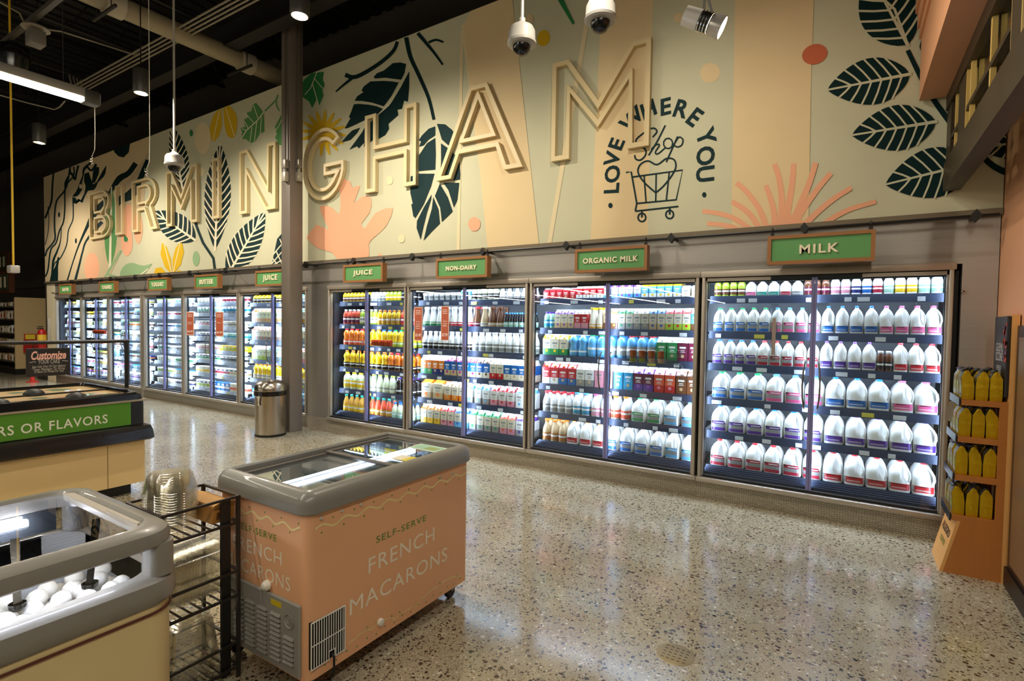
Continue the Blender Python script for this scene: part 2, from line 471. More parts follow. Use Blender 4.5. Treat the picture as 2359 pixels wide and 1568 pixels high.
# panel body with the bevelled underside strip
ring = [(-16.94, ZB), (.90, ZB), (.90, topz(.9)), (-16.94, topz(-16.94))]
mur.prism(ring, lambda x, z: (x, YM+.004, z), lambda x, z: (x, .02, z), SG)
def clip(P, f):
    out = []
    for i in range(len(P)):
        a, b = P[i], P[(i+1) % len(P)]; fa, fb = f(a), f(b)
        if fa >= 0: out.append(a)
        if (fa >= 0) != (fb >= 0):
            q = fa/(fa-fb); out.append((a[0]+(b[0]-a[0])*q, a[1]+(b[1]-a[1])*q))
    return out
LAY = [0]
def wp(px, py):
    p = at(px, py, y=YM); return (p.x, p.z)
def P(pts, col, c=None, lay=True):
    """paint a patch; c = (ox, oy, scale) when the outline was measured in a magnified view"""
    if c: pts = [(c[0]+x/c[2], c[1]+y/c[2]) for x, y in pts]
    q = [wp(*p) for p in pts]
    for f in (lambda a: topz(a[0])-a[1], lambda a: a[1]-ZB, lambda a: a[0]+16.94, lambda a: .9-a[0]):
        if q: q = clip(q, f)
    if len(q) > 2:
        if lay: LAY[0] += 1
        yy = YM - LAY[0]*.000008
        mur.add([(x, yy, z) for x, z in q], [tuple(range(len(q)))], col)
def rib(pts, w, col, c=None, w2=None):
    """stroke of width w tapering to w2"""
    n = len(pts); L = []; Rr = []
    for i, p in enumerate(pts):
        a = pts[max(0, i-1)]; b = pts[min(n-1, i+1)]
        dx, dy = b[0]-a[0], b[1]-a[1]; l = math.hypot(dx, dy) or 1
        ww = w if isinstance(w, (int, float)) else w[i]
        if w2 is not None: ww = w+(w2-w)*i/(n-1)
        L.append((p[0]-dy/l*ww/2, p[1]+dx/l*ww/2)); Rr.append((p[0]+dy/l*ww/2, p[1]-dx/l*ww/2))
    LAY[0] += 1
    for i in range(n-1):
        P([L[i], L[i+1], Rr[i+1], Rr[i]], col, c, False)
def smooth(pts, k=5):
    out = []; n = len(pts)
    for i in range(n-1):
        p0, p1, p2, p3 = pts[max(0, i-1)], pts[i], pts[i+1], pts[min(n-1, i+2)]
        for j in range(k):
            t_ = j/k
            out.append(tuple(.5*((2*p1[d])+(-p0[d]+p2[d])*t_+(2*p0[d]-5*p1[d]+4*p2[d]-p3[d])*t_*t_+(-p0[d]+3*p1[d]-3*p2[d]+p3[d])*t_**3) for d in (0, 1)))
    out.append(pts[-1]); return out
def ell(cx, cy, rx, ry, col, c=None, rot=0, n=20):
    P([(cx+rx*cos(2*pi*i/n)*cos(rot)-ry*sin(2*pi*i/n)*sin(rot), cy+rx*cos(2*pi*i/n)*sin(rot)+ry*sin(2*pi*i/n)*cos(rot)) for i in range(n)], col, c)
def leaf(b, t, wl, wr, n, col, vein, c=None, serr=0, vw=6, peak=.85, mid=True, fwd=.13, side=(1, -1)):
    vw = vw*1.25
    ux, uy = t[0]-b[0], t[1]-b[1]; L = math.hypot(ux, uy); ux, uy = ux/L, uy/L; nx_, ny_ = -uy, ux
    def h(s): return max(0.0, sin(pi*min(1, s)**peak))**.8
    def pt(s, o): return (b[0]+ux*L*s+nx_*o, b[1]+uy*L*s+ny_*o)
    N = 22
    def edge(wd, sg):
        out = []
        for i in range(N+1):
            s = i/N; k = 1-(.14*(i % 3)/2 if serr else 0)
            out.append(pt(s, sg*wd*h(s)*k))
        return out
    for wd, sg in ((wl, 1), (wr, -1)):
        if sg in side: P([pt(0, 0)]+edge(wd, sg)+[pt(1, 0)], col, c)
    for i in range(n):
        s = .06+(i+.3)*.86/n
        for wd, sg in ((wl, 1), (wr, -1)):
            s2 = min(1, s+fwd+.04)
            if sg in side: rib([pt(s, 0), pt((s+s2)/2-.01, sg*wd*h(s2)*.52), pt(s2, sg*wd*h(s2)*1.05)], vw*.75, vein, c)
    if mid: rib([pt(-.02, 0), pt(.5, 0), pt(1.01, 0)], vw*1.3, vein, c, vw*.6)

# broad painted bands
P([(1062, 60), (1175, -5), (1240, 560), (1132, 600)], CR)
P([(1068, 60), (1080, 180), (1103, 370), (1130, 640), (1250, 640), (1176, -40), (1112, -40)], TN)
rib([(1064, 70), (1055, 600)], 7, CR)
P([(1388, -40), (1505, -40), (1492, 560), (1360, 560)], TN)
P([(1505, -40), (1694, -40), (1692, 190), (1684, 560), (1492, 560)], SG)
P([(1694, -40), (1876, -40), (1868, 200), (1862, 560), (1684, 560)], TN)
rib([(1364, -20), (1255, 620)], 10, CR)
# marbled end
M2 = (80, 380, 4.9)
P([(100, 380), (345, 290), (330, 480), (250, 640), (105, 700)], T2)
P(smooth([(210, 350), (330, 310), (340, 350), (290, 420), (240, 480), (215, 470), (190, 430)])+[(210, 350)], TN)
for pts, w_, c_ in ((([215, 60], [200, 220], [190, 400], [150, 520], [118, 600]), 22, DP),
                    (([400, 20], [370, 200], [330, 300], [250, 400], [225, 560], [225, 720], [230, 830], [190, 900], [140, 960], [118, 1030]), 20, NV),
                    (([440, 20], [440, 120], [360, 220], [340, 330], [340, 480], [325, 640], [280, 740], [240, 880], [180, 960], [150, 1180], [120, 1260]), 17, DP),
                    (([400, 30], [402, 90], [425, 105], [455, 165], [470, 95], [492, 5]), [10, 26, 30, 22, 22, 26], DP), (([556, 60], [590, 22], [640, 62], [695, -10]), [14, 24, 24, 30], DP),
                    (([430, 360], [435, 500], [430, 620], [380, 740], [360, 900], [290, 1050], [220, 1120], [180, 1300], [130, 1370]), 14, NV),
                    (([640, -30], [560, 40], [545, 120], [520, 200], [490, 300], [430, 350]), [20, 30, 14, 26, 46, 8], DP),
                    (([1140, -20], [1060, 90], [960, 150], [880, 260], [820, 370], [740, 460], [660, 570], [590, 700], [500, 900], [430, 1100], [360, 1330]), [60, 60, 70, 50, 34, 60, 70, 34, 18, 14, 18], DP),
                    (([1270, -60], [1230, 60], [1180, 180], [1090, 330], [960, 400], [880, 540]), [34, 60, 60, 110, 80, 14], DP),
                    (([760, 640], [690, 720], [580, 860], [540, 980], [500, 1140], [450, 1330]), [44, 40, 22, 20, 24, 32], NV),
                    (([270, 1040], [250, 1140], [230, 1220], [215, 1350]), [20, 30, 70, 96], DP),
                    (([230, 1320], [190, 1400], [160, 1520]), [60, 60, 70], DP),
                    (([700, 20], [690, 90], [660, 200]), [50, 70, 30], DP), (([150, 470], [160, 620], [150, 760], [118, 900]), 9, NV),
                    (([300, 700], [290, 860], [250, 980], [210, 1080], [190, 1240], [150, 1420]), [10, 12, 22, 26, 14, 12], DP), (([520, 260], [480, 330], [436, 352]), [40, 36, 10], DP), (([380, 120], [350, 200], [340, 300]), [8, 30, 8], DP)):
    if isinstance(w_, list):
        k = 4; s_ = smooth(pts, k); ww = []
        for i in range(len(w_)-1):
            ww += [w_[i]+(w_[i+1]-w_[i])*j/k for j in range(k)]
        ww.append(w_[-1]); rib(s_, ww, c_, M2)
    else: rib(smooth(pts, 4), w_, c_, M2)
P([(560, 100), (610, 78), (640, 170), (662, 218), (700, 190), (770, 60), (810, 0), (800, 90), (780, 130), (715, 195), (690, 255), (668, 282), (602, 290), (570, 345), (540, 428), (508, 412), (486, 378), (472, 438), (432, 430), (430, 375), (455, 362), (480, 400), (520, 395), (560, 320), (575, 240), (556, 180)], DP, M2)
P([(860, 1120), (1000, 1100), (990, 1170), (950, 1210), (910, 1200), (880, 1170)], DP, (0, 0, 3.336))
ell(275, 560, 12, 30, DP, M2); ell(465, 855, 11, 30, DP, M2); ell(515, 240, 14, 26, CR, M2); ell(1243, 55, 9, 24, LG, M2)
M4 = (0, 400, 3.336)
ell(705, 720, 58, 115, CO, M4); ell(975, 520, 45, 112, CO, M4); ell(990, 330, 38, 95, CO, M4); ell(1062, 420, 34, 120, CO, M4)
P([(962, 470), (985, 500), (978, 525), (955, 520), (950, 490)], DG, M4)
leaf((845, 715), (857, 105), 50, 48, 0, GR, VN, M4, vw=12)
rib([(930, 590), (870, 690), (800, 810)], 18, LG, M4); rib([(820, 770), (905, 795)], 16, LG, M4)
P(smooth([(920, 795), (930, 740), (970, 695), (1020, 685), (1070, 700), (1110, 705), (1172, 688)], 3)+[(1130, 745), (1090, 790)], LG, M4)
rib([(1140, 730), (1060, 790)], 8, VN, M4)
for pts in (((1245, 530), (1233, 620), (1268, 720), (1322, 775), (1312, 650), (1280, 560)), ((1395, 508), (1414, 600), (1390, 700), (1326, 775), (1326, 650), (1350, 570)),
            ((1178, 785), (1195, 725), (1240, 718), (1300, 785)), ((1335, 775), (1370, 738), (1412, 752), (1400, 780))):
    P(pts, YL, M4)
rib([(1262, 545), (1322, 775)], 5, VN, M4); rib([(1385, 525), (1326, 775)], 5, VN, M4)
ell(1507, 652, 27, 57, LG, M4)
rib([(1500, 370), (1520, 430), (1560, 530), (1640, 650), (1652, 745)], 20, NV, M4)
leaf((1500, 510), (1180, 290), 105, 105, 8, NV, VN, M4, vw=11)
P([(2085, 720), (2100, 640), (2130, 500), (2200, 420), (2200, 720)], NV, M4)
for a, b in (((2090, 690), (2200, 560)), ((2100, 620), (2200, 500)), ((2100, 700), (2210, 640)), ((2120, 590), (2180, 720)), ((2150, 500), (2230, 700)), ((2095, 650), (2150, 720))):
    rib([a, b], 8, VN, M4)
M3 = (380, 220, 3.732)
ell(325, 365, 68, 136, CR, M3); ell(225, 322, 14, 29, DG, M3); ell(310, 655, 26, 40, CR, M3)
P(smooth([(478, 110), (425, 160), (392, 250), (388, 320), (410, 396), (460, 350), (490, 250), (482, 110)], 3), YL, M3)
P(smooth([(500, 112), (545, 85), (605, 150), (622, 235), (600, 352), (545, 352), (515, 270), (500, 112)], 3), YL, M3)
rib([(470, 130), (412, 390)], 6, VN, M3); rib([(520, 100), (598, 350)], 6, VN, M3)
leaf((150, 800), (55, 250), 95, 62, 10, DP, VN, M3, vw=11)
leaf((430, 1320), (475, 415), 112, 112, 11, DP, VN, M3, vw=12, peak=1.0)
leaf((540, 1540), (858, 1003), 120, 120, 10, NV, VN, M3, vw=13)
P([(785, 62), (850, 150), (855, 310), (815, 330), (780, 390), (740, 410), (690, 370), (650, 380), (665, 320), (650, 280), (690, 270), (676, 210), (712, 190), (703, 148), (745, 133), (755, 80)], GR, M3)
rib([(852, 140), (790, 220), (700, 300), (652, 380)], 9, VN, M3)
for a, b in (((800, 195), (760, 80)), ((770, 240), (690, 150)), ((720, 290), (680, 215)), ((830, 180), (820, 330)), ((790, 225), (770, 390)), ((750, 270), (730, 400)), ((700, 300), (660, 285))):
    rib([a, b], 6, VN, M3)
P([(1010, 150), (945, 270), (962, 330), (948, 360), (985, 425), (1040, 430), (1040, 120)], GR, M3)
rib([(1030, 150), (980, 260), (950, 300)], 6, VN, M3)
rib([(860, 132), (955, 42), (972, -5)], 12, GR, M3); rib([(955, 42), (962, 90), (985, 132)], 11, GR, M3)
# middle of the wall
M6 = (620, 0, 2.613)
P([(210, 480), (255, 440), (330, 432), (322, 480), (335, 510), (320, 550), (328, 575), (300, 640), (285, 600), (260, 650), (240, 610), (210, 590), (180, 560)], DG, M6)
rib([(290, 430), (250, 530), (215, 570)], 5, VN, M6); rib([(260, 500), (300, 640)], 5, VN, M6); rib([(270, 470), (330, 540)], 4, VN, M6)
for k in range(16):
    a = 2*pi*k/16+.1; rib([(325+50*cos(a), 800+50*sin(a)), (325+100*cos(a), 800+100*sin(a)), (325+138*cos(a), 800+138*sin(a))], [26, 22, 8], YL, M6)
ell(325, 800, 74, 74, YL, M6)
P(smooth([(225, 1432), (285, 1352), (360, 1385), (330, 1320), (305, 1240), (380, 1250), (420, 1290), (430, 1200), (412, 1000), (445, 1070), (490, 1095), (500, 1130), (548, 1118), (510, 1222), (560, 1182), (615, 1192), (605, 1280), (555, 1345), (580, 1372), (640, 1282), (745, 1250), (705, 1360), (630, 1430), (600, 1470), (590, 1580), (440, 1580), (380, 1520), (290, 1492), (225, 1432)], 2), CO, M6)
P([(640, 1560), (665, 1522), (690, 1545), (695, 1570)], CO, M6)
rib(smooth([(825, 225), (850, 340), (900, 450), (960, 590), (992, 720)], 4), 26, DP, M6, 18)
rib(smooth([(772, 250), (745, 310), (655, 388), (525, 462), (458, 450)], 4), 20, DP, M6, 26)
rib(smooth([(500, 470), (440, 518), (402, 552)], 3), 18, DP, M6, 8)
rib(smooth([(895, 200), (950, 265), (995, 320), (1046, 390)], 4), 22, DP, M6, 12); rib(smooth([(960, 256), (1005, 240), (1050, 254)], 3), 16, DP, M6, 12)
for pts in ([(825, 385), (790, 376), (745, 380), (715, 405), (690, 425), (650, 440), (628, 465), (640, 473), (700, 468), (760, 476), (795, 480), (815, 440)],
            [(780, 497), (740, 490), (690, 487), (610, 490), (570, 520), (555, 548), (570, 552), (530, 580), (515, 607), (560, 608), (620, 618), (690, 640), (735, 580)],
            [(685, 655), (650, 640), (600, 630), (540, 625), (510, 628), (495, 670), (480, 705), (490, 712), (470, 745), (455, 774), (475, 770), (530, 745), (590, 715), (650, 690)],
            [(548, 768), (500, 785), (470, 815), (435, 857), (490, 842), (530, 800)],
            [(843, 430), (790, 530), (735, 620), (715, 645), (690, 720), (660, 790), (655, 838), (700, 812), (722, 775), (718, 745), (778, 692), (772, 660), (800, 655), (812, 605), (835, 612), (843, 520)],
            [(718, 640), (640, 708), (575, 768), (560, 795), (520, 850), (483, 900), (530, 880), (540, 893), (572, 858), (570, 885), (640, 832), (690, 725)]): P(pts, DP, M6)
for pts in ([(1000, 760), (960, 775), (920, 815), (900, 845), (915, 850), (903, 882), (930, 875), (960, 840), (1000, 815)],
            [(1000, 830), (950, 862), (915, 915), (895, 945), (885, 1000), (872, 1032), (1000, 1020), (1003, 930)],
            [(995, 1045), (900, 1045), (852, 1062), (850, 1160), (865, 1225), (856, 1230), (868, 1300), (880, 1312), (930, 1230), (975, 1120)],
            [(978, 1170), (930, 1250), (890, 1330), (888, 1372), (912, 1442), (930, 1360), (950, 1280), (975, 1200)],
            [(1010, 745), (1060, 748), (1100, 780), (1115, 805), (1085, 880), (1040, 840), (1025, 790)],
            [(1035, 862), (1085, 897), (1120, 932), (1147, 960), (1152, 1050), (1150, 1082), (1028, 1090), (1035, 980)],
            [(1048, 1100), (1080, 1145), (1112, 1248), (1135, 1200), (1146, 1100)],
            [(1028, 1105), (1075, 1185), (1105, 1272), (1085, 1292), (1040, 1335), (1030, 1250), (998, 1180)],
            [(988, 1185), (1020, 1260), (1028, 1345), (980, 1392), (930, 1447), (950, 1360), (980, 1255)]): P(pts, NV, M6)
ell(1652, 230, 38, 49, YL, M6, .2); ell(1568, 113, 22, 27, CR, M6); ell(1235, 1348, 37, 43, CO, M6); ell(797, 1435, 20, 26, CR, M6); ell(725, 1085, 21, 26, CR, M6)
M7 = (1200, 0, 2.8)
P([(225, -20), (268, -20), (346, 148), (334, 160)], DG, M7)
ell(57, 120, 22, 30, TN, M7); ell(1018, 115, 31, 31, TN, M7, .5); ell(1220, 470, 66, 62, TN, M7, -.7)
M8 = (1600, 0, 2.8)
ell(775, 350, 84, 64, RC, M8, -.35)
for pts, w_ in (([(270, 1180), (330, 1230), (400, 1320), (440, 1400), (480, 1520)], 32), ([(240, 1300), (320, 1350), (380, 1410), (430, 1500)], 32), ([(50, 1362), (150, 1375), (260, 1410), (360, 1480)], 28),
                ([(80, 1442), (180, 1450), (270, 1475), (340, 1520)], 28), ([(460, 1195), (490, 1280), (512, 1370), (520, 1500)], 32), ([(515, 1058), (545, 1150), (562, 1280), (560, 1420)], 34),
                ([(640, 1055), (630, 1180), (610, 1300), (590, 1420)], 34), ([(782, 1048), (740, 1180), (690, 1300), (640, 1420)], 34), ([(880, 1115), (800, 1210), (720, 1320), (650, 1430)], 32),
                ([(1012, 1210), (900, 1280), (790, 1370), (690, 1470)], 30), ([(1170, 1300), (1000, 1350), (860, 1425), (740, 1520)], 28)):
    rib(smooth(pts, 4), w_, CO, M8, w_*1.3)
P([(420, 1530), (450, 1470), (520, 1425), (565, 1390), (620, 1380), (680, 1410), (740, 1450), (800, 1530)], CO, M8)
leaf((1375, 290), (1120, -190), 180, 200, 7, DP, SG, M8, vw=15)
leaf((1390, 478), (856, 580), 150, 150, 7, DP, SG, M8, vw=13)
leaf((1556, 785), (1014, 872), 146, 146, 7, DP, SG, M8, vw=13)
leaf((1800, 1050), (1230, 1190), 160, 160, 7, DP, SG, M8, vw=13)
leaf((2300, 880), (1830, 960), 110, 110, 6, DP, SG, M8, vw=13)
rib(smooth([(1375, 325), (1430, 440), (1480, 540), (1560, 670), (1680, 830), (1800, 950), (1900, 1050), (1970, 1095), (2040, 1120)], 3), 30, DP, M8, 44)
P([(1470, 230), (1450, 300), (1485, 420), (1520, 400), (1500, 250)], DP, M8)
rib([(1200, -20), (1290, 60), (1375, 290)], 18, SG, M8)
# round slogan with shopping cart, painted on
def wt(cx, cy, c): return wp(c[0]+cx/c[2], c[1]+cy/c[2])
SL = 4
for ch, x, y, ang in (('L', 585, 1213, 86), ('O', 590, 1122, 84), ('V', 590, 1022, 74), ('E', 617, 928, 66), ('W', 715, 768, 37), ('H', 823, 706, 17), ('E', 935, 687, 2), ('R', 1038, 702, -20), ('E', 1122, 757, -42), ('Y', 1195, 882, -76), ('O', 1191, 1005, -86), ('U', 1188, 1122, -90)):
    x0, z0 = wt(x, y, M7); LAY[0] += 1
    mur.text(ch, lambda u, v, w: (x0+u, YM-LAY[0]*.000008, z0+v), .215, SL, bold=.006, rot=radians(ang))
for x, y in ((578, 1325), (1183, 1256)): ell(x, y, 14, 17, NV, M7)
def line(pts, w=11, k=0): rib(smooth(pts, 5) if k else pts, w, NV, M7)
line([(850, 885), (878, 850), (862, 828), (832, 834), (770, 875), (742, 908), (760, 940), (802, 962), (804, 1000), (772, 1032), (742, 1026), (734, 1000)], 11, 1)
line([(932, 808), (880, 912), (824, 1002)], 11, 1); line([(840, 965), (872, 934), (894, 936), (868, 982), (884, 992), (930, 955)], 10, 1)
line([(950+30*cos(a*.7), 925+34*sin(a*.7)) for a in range(10)], 10); line([(1012, 880), (975, 962), (938, 1046)], 11, 1)
line([(995, 920), (1020, 885), (1045, 900), (1038, 935), (1010, 948), (985, 935)], 10, 1)
line([(870, 1243), (795, 1175), (756, 1110), (772, 1060), (822, 1038), (878, 1062), (940, 1022), (988, 1030), (1000, 1075), (975, 1130), (920, 1200), (870, 1243)], 11, 1)
line([(678, 1112), (712, 1108), (748, 1312), (738, 1360)], 11); line([(738, 1362), (1016, 1331)], 11); line([(718, 1142), (1043, 1097), (1002, 1288), (748, 1312)], 11)
for a, b in (((795, 1132), (808, 1308)), ((873, 1122), (870, 1300)), ((957, 1112), (938, 1294))): line([a, b], 10)
for x, y in ((781, 1402), (960, 1383)):
    line([(x, y-42), (x, y)], 12); line([(x+25*cos(i*.42), y+27*sin(i*.42)) for i in range(16)], 11)
mm = []
for i, c in enumerate(mcols):
    mm.append(mat(c, .7, 0, spec=.15, name='mural_paint_%s' % ['sage', 'cream', 'tan', 'deep_green', 'slate_green', 'leaf_green', 'light_green', 'yellow', 'coral', 'beige', 'emerald', 'vein', 'terracotta', 'sand'][i], var=.03, vscale=5))
struct(mur.build('wall_mural', mm))
# panel joints of the mural and the strip under it
struct(MB().box(-16.94, .9, -.075, .0, ZB-.045, ZB-.001).build('trim_3', mat((120, 108, 88), .5, .4, 'strip_metal')))

# ------------------------------------------------------------------ raised outline letters BIRMINGHAM
LET = {
 'I': [[(.0, 0), (.22, 0), (.22, 1), (0, 1)]],
 'N': [[(0, 0), (.2, 0), (.2, .62), (.66, 0), (.9, 0), (.9, 1), (.7, 1), (.7, .36), (.2, 1), (0, 1)]],
 'M': [[(0, 0), (.2, 0), (.2, .66), (.5, .26), (.80, .66), (.80, 0), (1, 0), (1, 1), (.82, 1), (.5, .52), (.18, 1), (0, 1)]],
 'H': [[(0, 0), (.2, 0), (.2, .41), (.7, .41), (.7, 0), (.9, 0), (.9, 1), (.7, 1), (.7, .59), (.2, .59), (.2, 1), (0, 1)]],
 'A': [[(0, 0), (.2, 0), (.31, .27), (.78, .27), (.88, 0), (1.1, 0), (.66, 1), (.44, 1)], [(.37, .43), (.72, .43), (.55, .84)]],
}
def arc(cx, cy, rx, ry, a0, a1, n=12):
    return [(cx+rx*cos(radians(a0+(a1-a0)*i/n)), cy+ry*sin(radians(a0+(a1-a0)*i/n))) for i in range(n+1)]
LET['B'] = [[(0, 0), (.36, 0)]+arc(.40, .27, .28, .27, -90, 60, 10)+arc(.38, .75, .25, .25, -50, 90, 10)+[(0, 1)],
            [(.18, .58), (.36, .58)]+arc(.36, .71, .12, .13, -90, 90, 8)+[(.18, .84)], [(.18, .16), (.38, .16)]+arc(.38, .29, .13, .13, -90, 90, 8)+[(.18, .42)]]
LET['R'] = [[(0, 0), (.18, 0), (.18, .40), (.36, .40), (.52, 0), (.72, 0), (.55, .44)]+arc(.40, .71, .29, .29, -60, 90, 10)+[(0, 1)],
            [(.18, .56), (.38, .56)]+arc(.38, .70, .14, .14, -90, 90, 8)+[(.18, .84)]]
LET['G'] = [arc(.5, .5, .5, .5, 40, 345, 26)+[(.98, .50), (.52, .50), (.52, .34), (.80, .34)]+arc(.5, .5, .33, .33, -35, -315, 24)]
LW = .047
def ring_offset(poly, d):
    n = len(poly); out = []
    area = sum(poly[i][0]*poly[(i+1) % n][1]-poly[(i+1) % n][0]*poly[i][1] for i in range(n))
    sg = 1 if area > 0 else -1
    for i in range(n):
        a, b, c = Vector(poly[i-1]), Vector(poly[i]), Vector(poly[(i+1) % n])
        e1, e2 = (b-a).normalized(), (c-b).normalized()
        n1, n2 = Vector((-e1.y, e1.x))*sg, Vector((-e2.y, e2.x))*sg
        m = (n1+n2)
        m = m.normalized() if m.length > 1e-4 else n1
        k = d/max(.45, m.dot(n1)); out.append((b.x+m.x*k, b.y+m.y*k))
    return out
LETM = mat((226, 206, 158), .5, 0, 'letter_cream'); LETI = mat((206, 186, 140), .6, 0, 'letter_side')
word = 'BIRMINGHAM'
# x of the left side and width of every letter, cap height 3.29 to 4.30
LX = {0: (-14.19, .98), 1: (0, 0)}
def lx(px, py): return at(px, py, y=-.1).x
spans = [(207, 256, 500, 'B'), (267, 283, 480, 'I'), (305, 364, 470, 'R'), (384, 455, 440, 'M'), (490, 506, 420, 'I'), (553, 636, 420, 'N'), (699, 793, 390, 'G'), (842, 960, 340, 'H'), (1007, 1205, 380, 'A'), (1273, 1498, 220, 'M')]
nth = {'I': ['second letter', 'fifth letter, over a dark leaf'], 'M': ['fourth letter, behind a hanging camera', 'last letter, beside the round slogan']}
cnt = {}
for i, (pa, pb, py, ch) in enumerate(spans):
    xa, xb = lx(pa, py), lx(pb, py); z0, z1 = 3.29, 4.30
    polys = LET[ch]; wmax = max(p[0] for q in polys for p in q); wmin = min(p[0] for q in polys for p in q)
    k = cnt.get(ch, 0); cnt[ch] = k+1
    pos = nth[ch][k] if ch in nth else {'B': 'first of the wall', 'R': 'third of the wall', 'N': 'beside the pillar', 'G': 'partly behind the pillar', 'H': 'over two big leaves', 'A': 'on the tan band'}[ch]
    b = MB(); cxm = (xa+xb)/2
    for q in polys:
        pts = [(xa+(p[0]-wmin)/(wmax-wmin)*(xb-xa)-cxm, (z1-z0)*p[1]) for p in q]
        inn = ring_offset(pts, LW if q is polys[0] else -LW*.9); n = len(pts)
        F, B_ = -.115, -.062
        for j in range(n):
            o1, o2, i1, i2 = pts[j], pts[(j+1) % n], inn[j], inn[(j+1) % n]
            b.add([(o1[0], F, o1[1]), (o2[0], F, o2[1]), (i2[0], F, i2[1]), (i1[0], F, i1[1])], [(0, 1, 2, 3)], 0)
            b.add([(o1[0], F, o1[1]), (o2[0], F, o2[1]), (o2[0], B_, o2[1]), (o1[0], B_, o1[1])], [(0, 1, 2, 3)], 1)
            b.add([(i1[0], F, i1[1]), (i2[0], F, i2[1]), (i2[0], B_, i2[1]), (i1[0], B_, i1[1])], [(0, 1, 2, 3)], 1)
    o = b.build('wall_letter', [LETM, LETI]); o.location = (cxm, 0, z0)
    tag(o, 'raised cream outline letter %s on the mural, %s' % (ch, pos), 'wall letter', 'outline letters on the mural')
# ------------------------------------------------------------------ wall steelwork round the coolers
TOPZ = 2.075
struct(MB().box(-16.47, .90, -.012, .05, TOPZ, 2.43).build('trim_4', STEEL))
struct(MB().box(-6.80, -6.33, -.012, .05, .17, TOPZ).box(.70, .90, -.012, .05, .17, TOPZ).box(-11.99, -11.905, -.014, .05, .17, TOPZ).build('trim_5', STEEL))
struct(MB().box(-6.80, -6.335, -.02, .05, 0, .17).box(.668, .90, -.02, .05, 0, .17).build('trim_9', diamond_plate()))
struct(MB().box(-11.99, -11.905, -.02, .05, 0, .17).build('trim_10', STEEL))
t = MB(); t.lathe([(0, .012), (.016, .012), (.018, 0)], 16, (0, 0, 0), axis='y', m=0)
for v in range(len(t.v)): t.v[v] = (t.v[v][0], -t.v[v][1], t.v[v][2])
t.box(-.006, .006, -.0135, -.011, -.006, .006, 1)
o = t.build('key_lock', [CHROME, BLACKM]); o.location = at(2220, 671, y=-.012)
tag(o, 'small round key lock on the steel panel beside the milk doors', 'lock')
# dark pipe under the mural that carries the signs
t = thing('sign_rail', 'black sign rail running under the mural above the coolers', 'rail', (-8, -.2, 2.385))
MB().tube([(-16.45, -.2, 2.385), (.86, -.2, 2.385)], .011, 8).build('pipe', BLACKM, t, world=True)
for px, py in ((2248, 500), (1853, 528), (1547, 552), (1305, 570), (1113, 583), (950, 596), (815, 605), (705, 613), (520, 627), (437, 634), (368, 639), (312, 643), (255, 648), (210, 651), (165, 655)):
    x = at(px, py, y=-.2).x
    b = MB(); b.prism([(-.035, 0), (0, .046), (.035, 0), (0, -.046)], lambda u, w_: (x+u, -.225, 2.385+w_), lambda u, w_: (x+u, -.175, 2.385+w_)).box(x-.012, x+.012, -.20, -.0, 2.38, 2.395)
    b.build('bracket', BLACKM, t, world=True)

# ------------------------------------------------------------------ department signs
OAK = streak((156, 106, 58), .45, (3, 3, 30), .16, 'oak', 0.0, .02)
SIGNG = mat((96, 158, 92), .55, 0, 'sign_green', var=.05, vscale=6)
LETC = mat((244, 232, 200), .5, 0, 'sign_cream')
def sign(text, px, label, size, width=None, vs=1.0):
    x0 = at(px, 640 if px < 1200 else 600, y=-.25).x; w, z0, z1 = .735, 2.10, 2.335
    t = thing('department_sign', label, 'sign', (x0+w/2, -.25, z0))
    f = .028
    b = MB()
    for a in ((x0, x0+f, z0, z1), (x0+w-f, x0+w, z0, z1), (x0+f, x0+w-f, z0, z0+f), (x0+f, x0+w-f, z1-f, z1)):
        b.box(a[0], a[1], -.25, -.172, a[2], a[3])
    b.build('frame', OAK, t, world=True)
    MB().box(x0+f, x0+w-f, -.238, -.176, z0+f, z1-f).build('panel', SIGNG, t, world=True)
    l = MB(); l.text(text, lambda u, v, q: (x0+w/2+u, -.243-q, (z0+z1)/2+v*vs-.003), size, 0, .0022, 1.18, .005, width=width)
    l.build('lettering', LETC, t, world=True)
    for xx in (x0+.03, x0+w-.03):
        s = MB(); s.box(xx-.014, xx+.014, -.205, -.195, z1-.1 if xx > x0+.1 else z1-.002, 2.366).tube([(xx, -.2+.02*sin(a*.5), 2.385+.02*cos(a*.5)) for a in range(-4, 7)], .005, 6)
        s.build('strap', BLACKM, t, world=True)
    return t
sign('MILK', 1767, 'green oak-framed sign reading MILK above the widest white jug doors', .098, .27)
sign('ORGANIC MILK', 1324, 'green oak-framed sign reading ORGANIC MILK', .07, .56)
sign('NON-DAIRY', 1004, 'green oak-framed sign reading NON-DAIRY', .068, .44)
sign('JUICE', 790.5, 'green oak-framed sign reading JUICE, on the aisle side of the pillar', .085, .36)
sign('JUICE', 588, 'green oak-framed sign reading JUICE, half hidden behind the pillar', .085, .36, 1.3)
sign('BUTTER', 447.5, 'green oak-framed sign reading BUTTER', .085, .42, 1.3)
sign('YOGURT', 340, 'green oak-framed sign reading YOGURT, next to the BUTTER sign', .078, .46, 1.3)
sign('YOGURT', 227, 'green oak-framed sign reading YOGURT, next to the KEFIR sign', .078, .46, 1.3)
sign('KEFIR', 135, 'small green oak-framed sign reading KEFIR at the far end', .075, .34, 1.3)

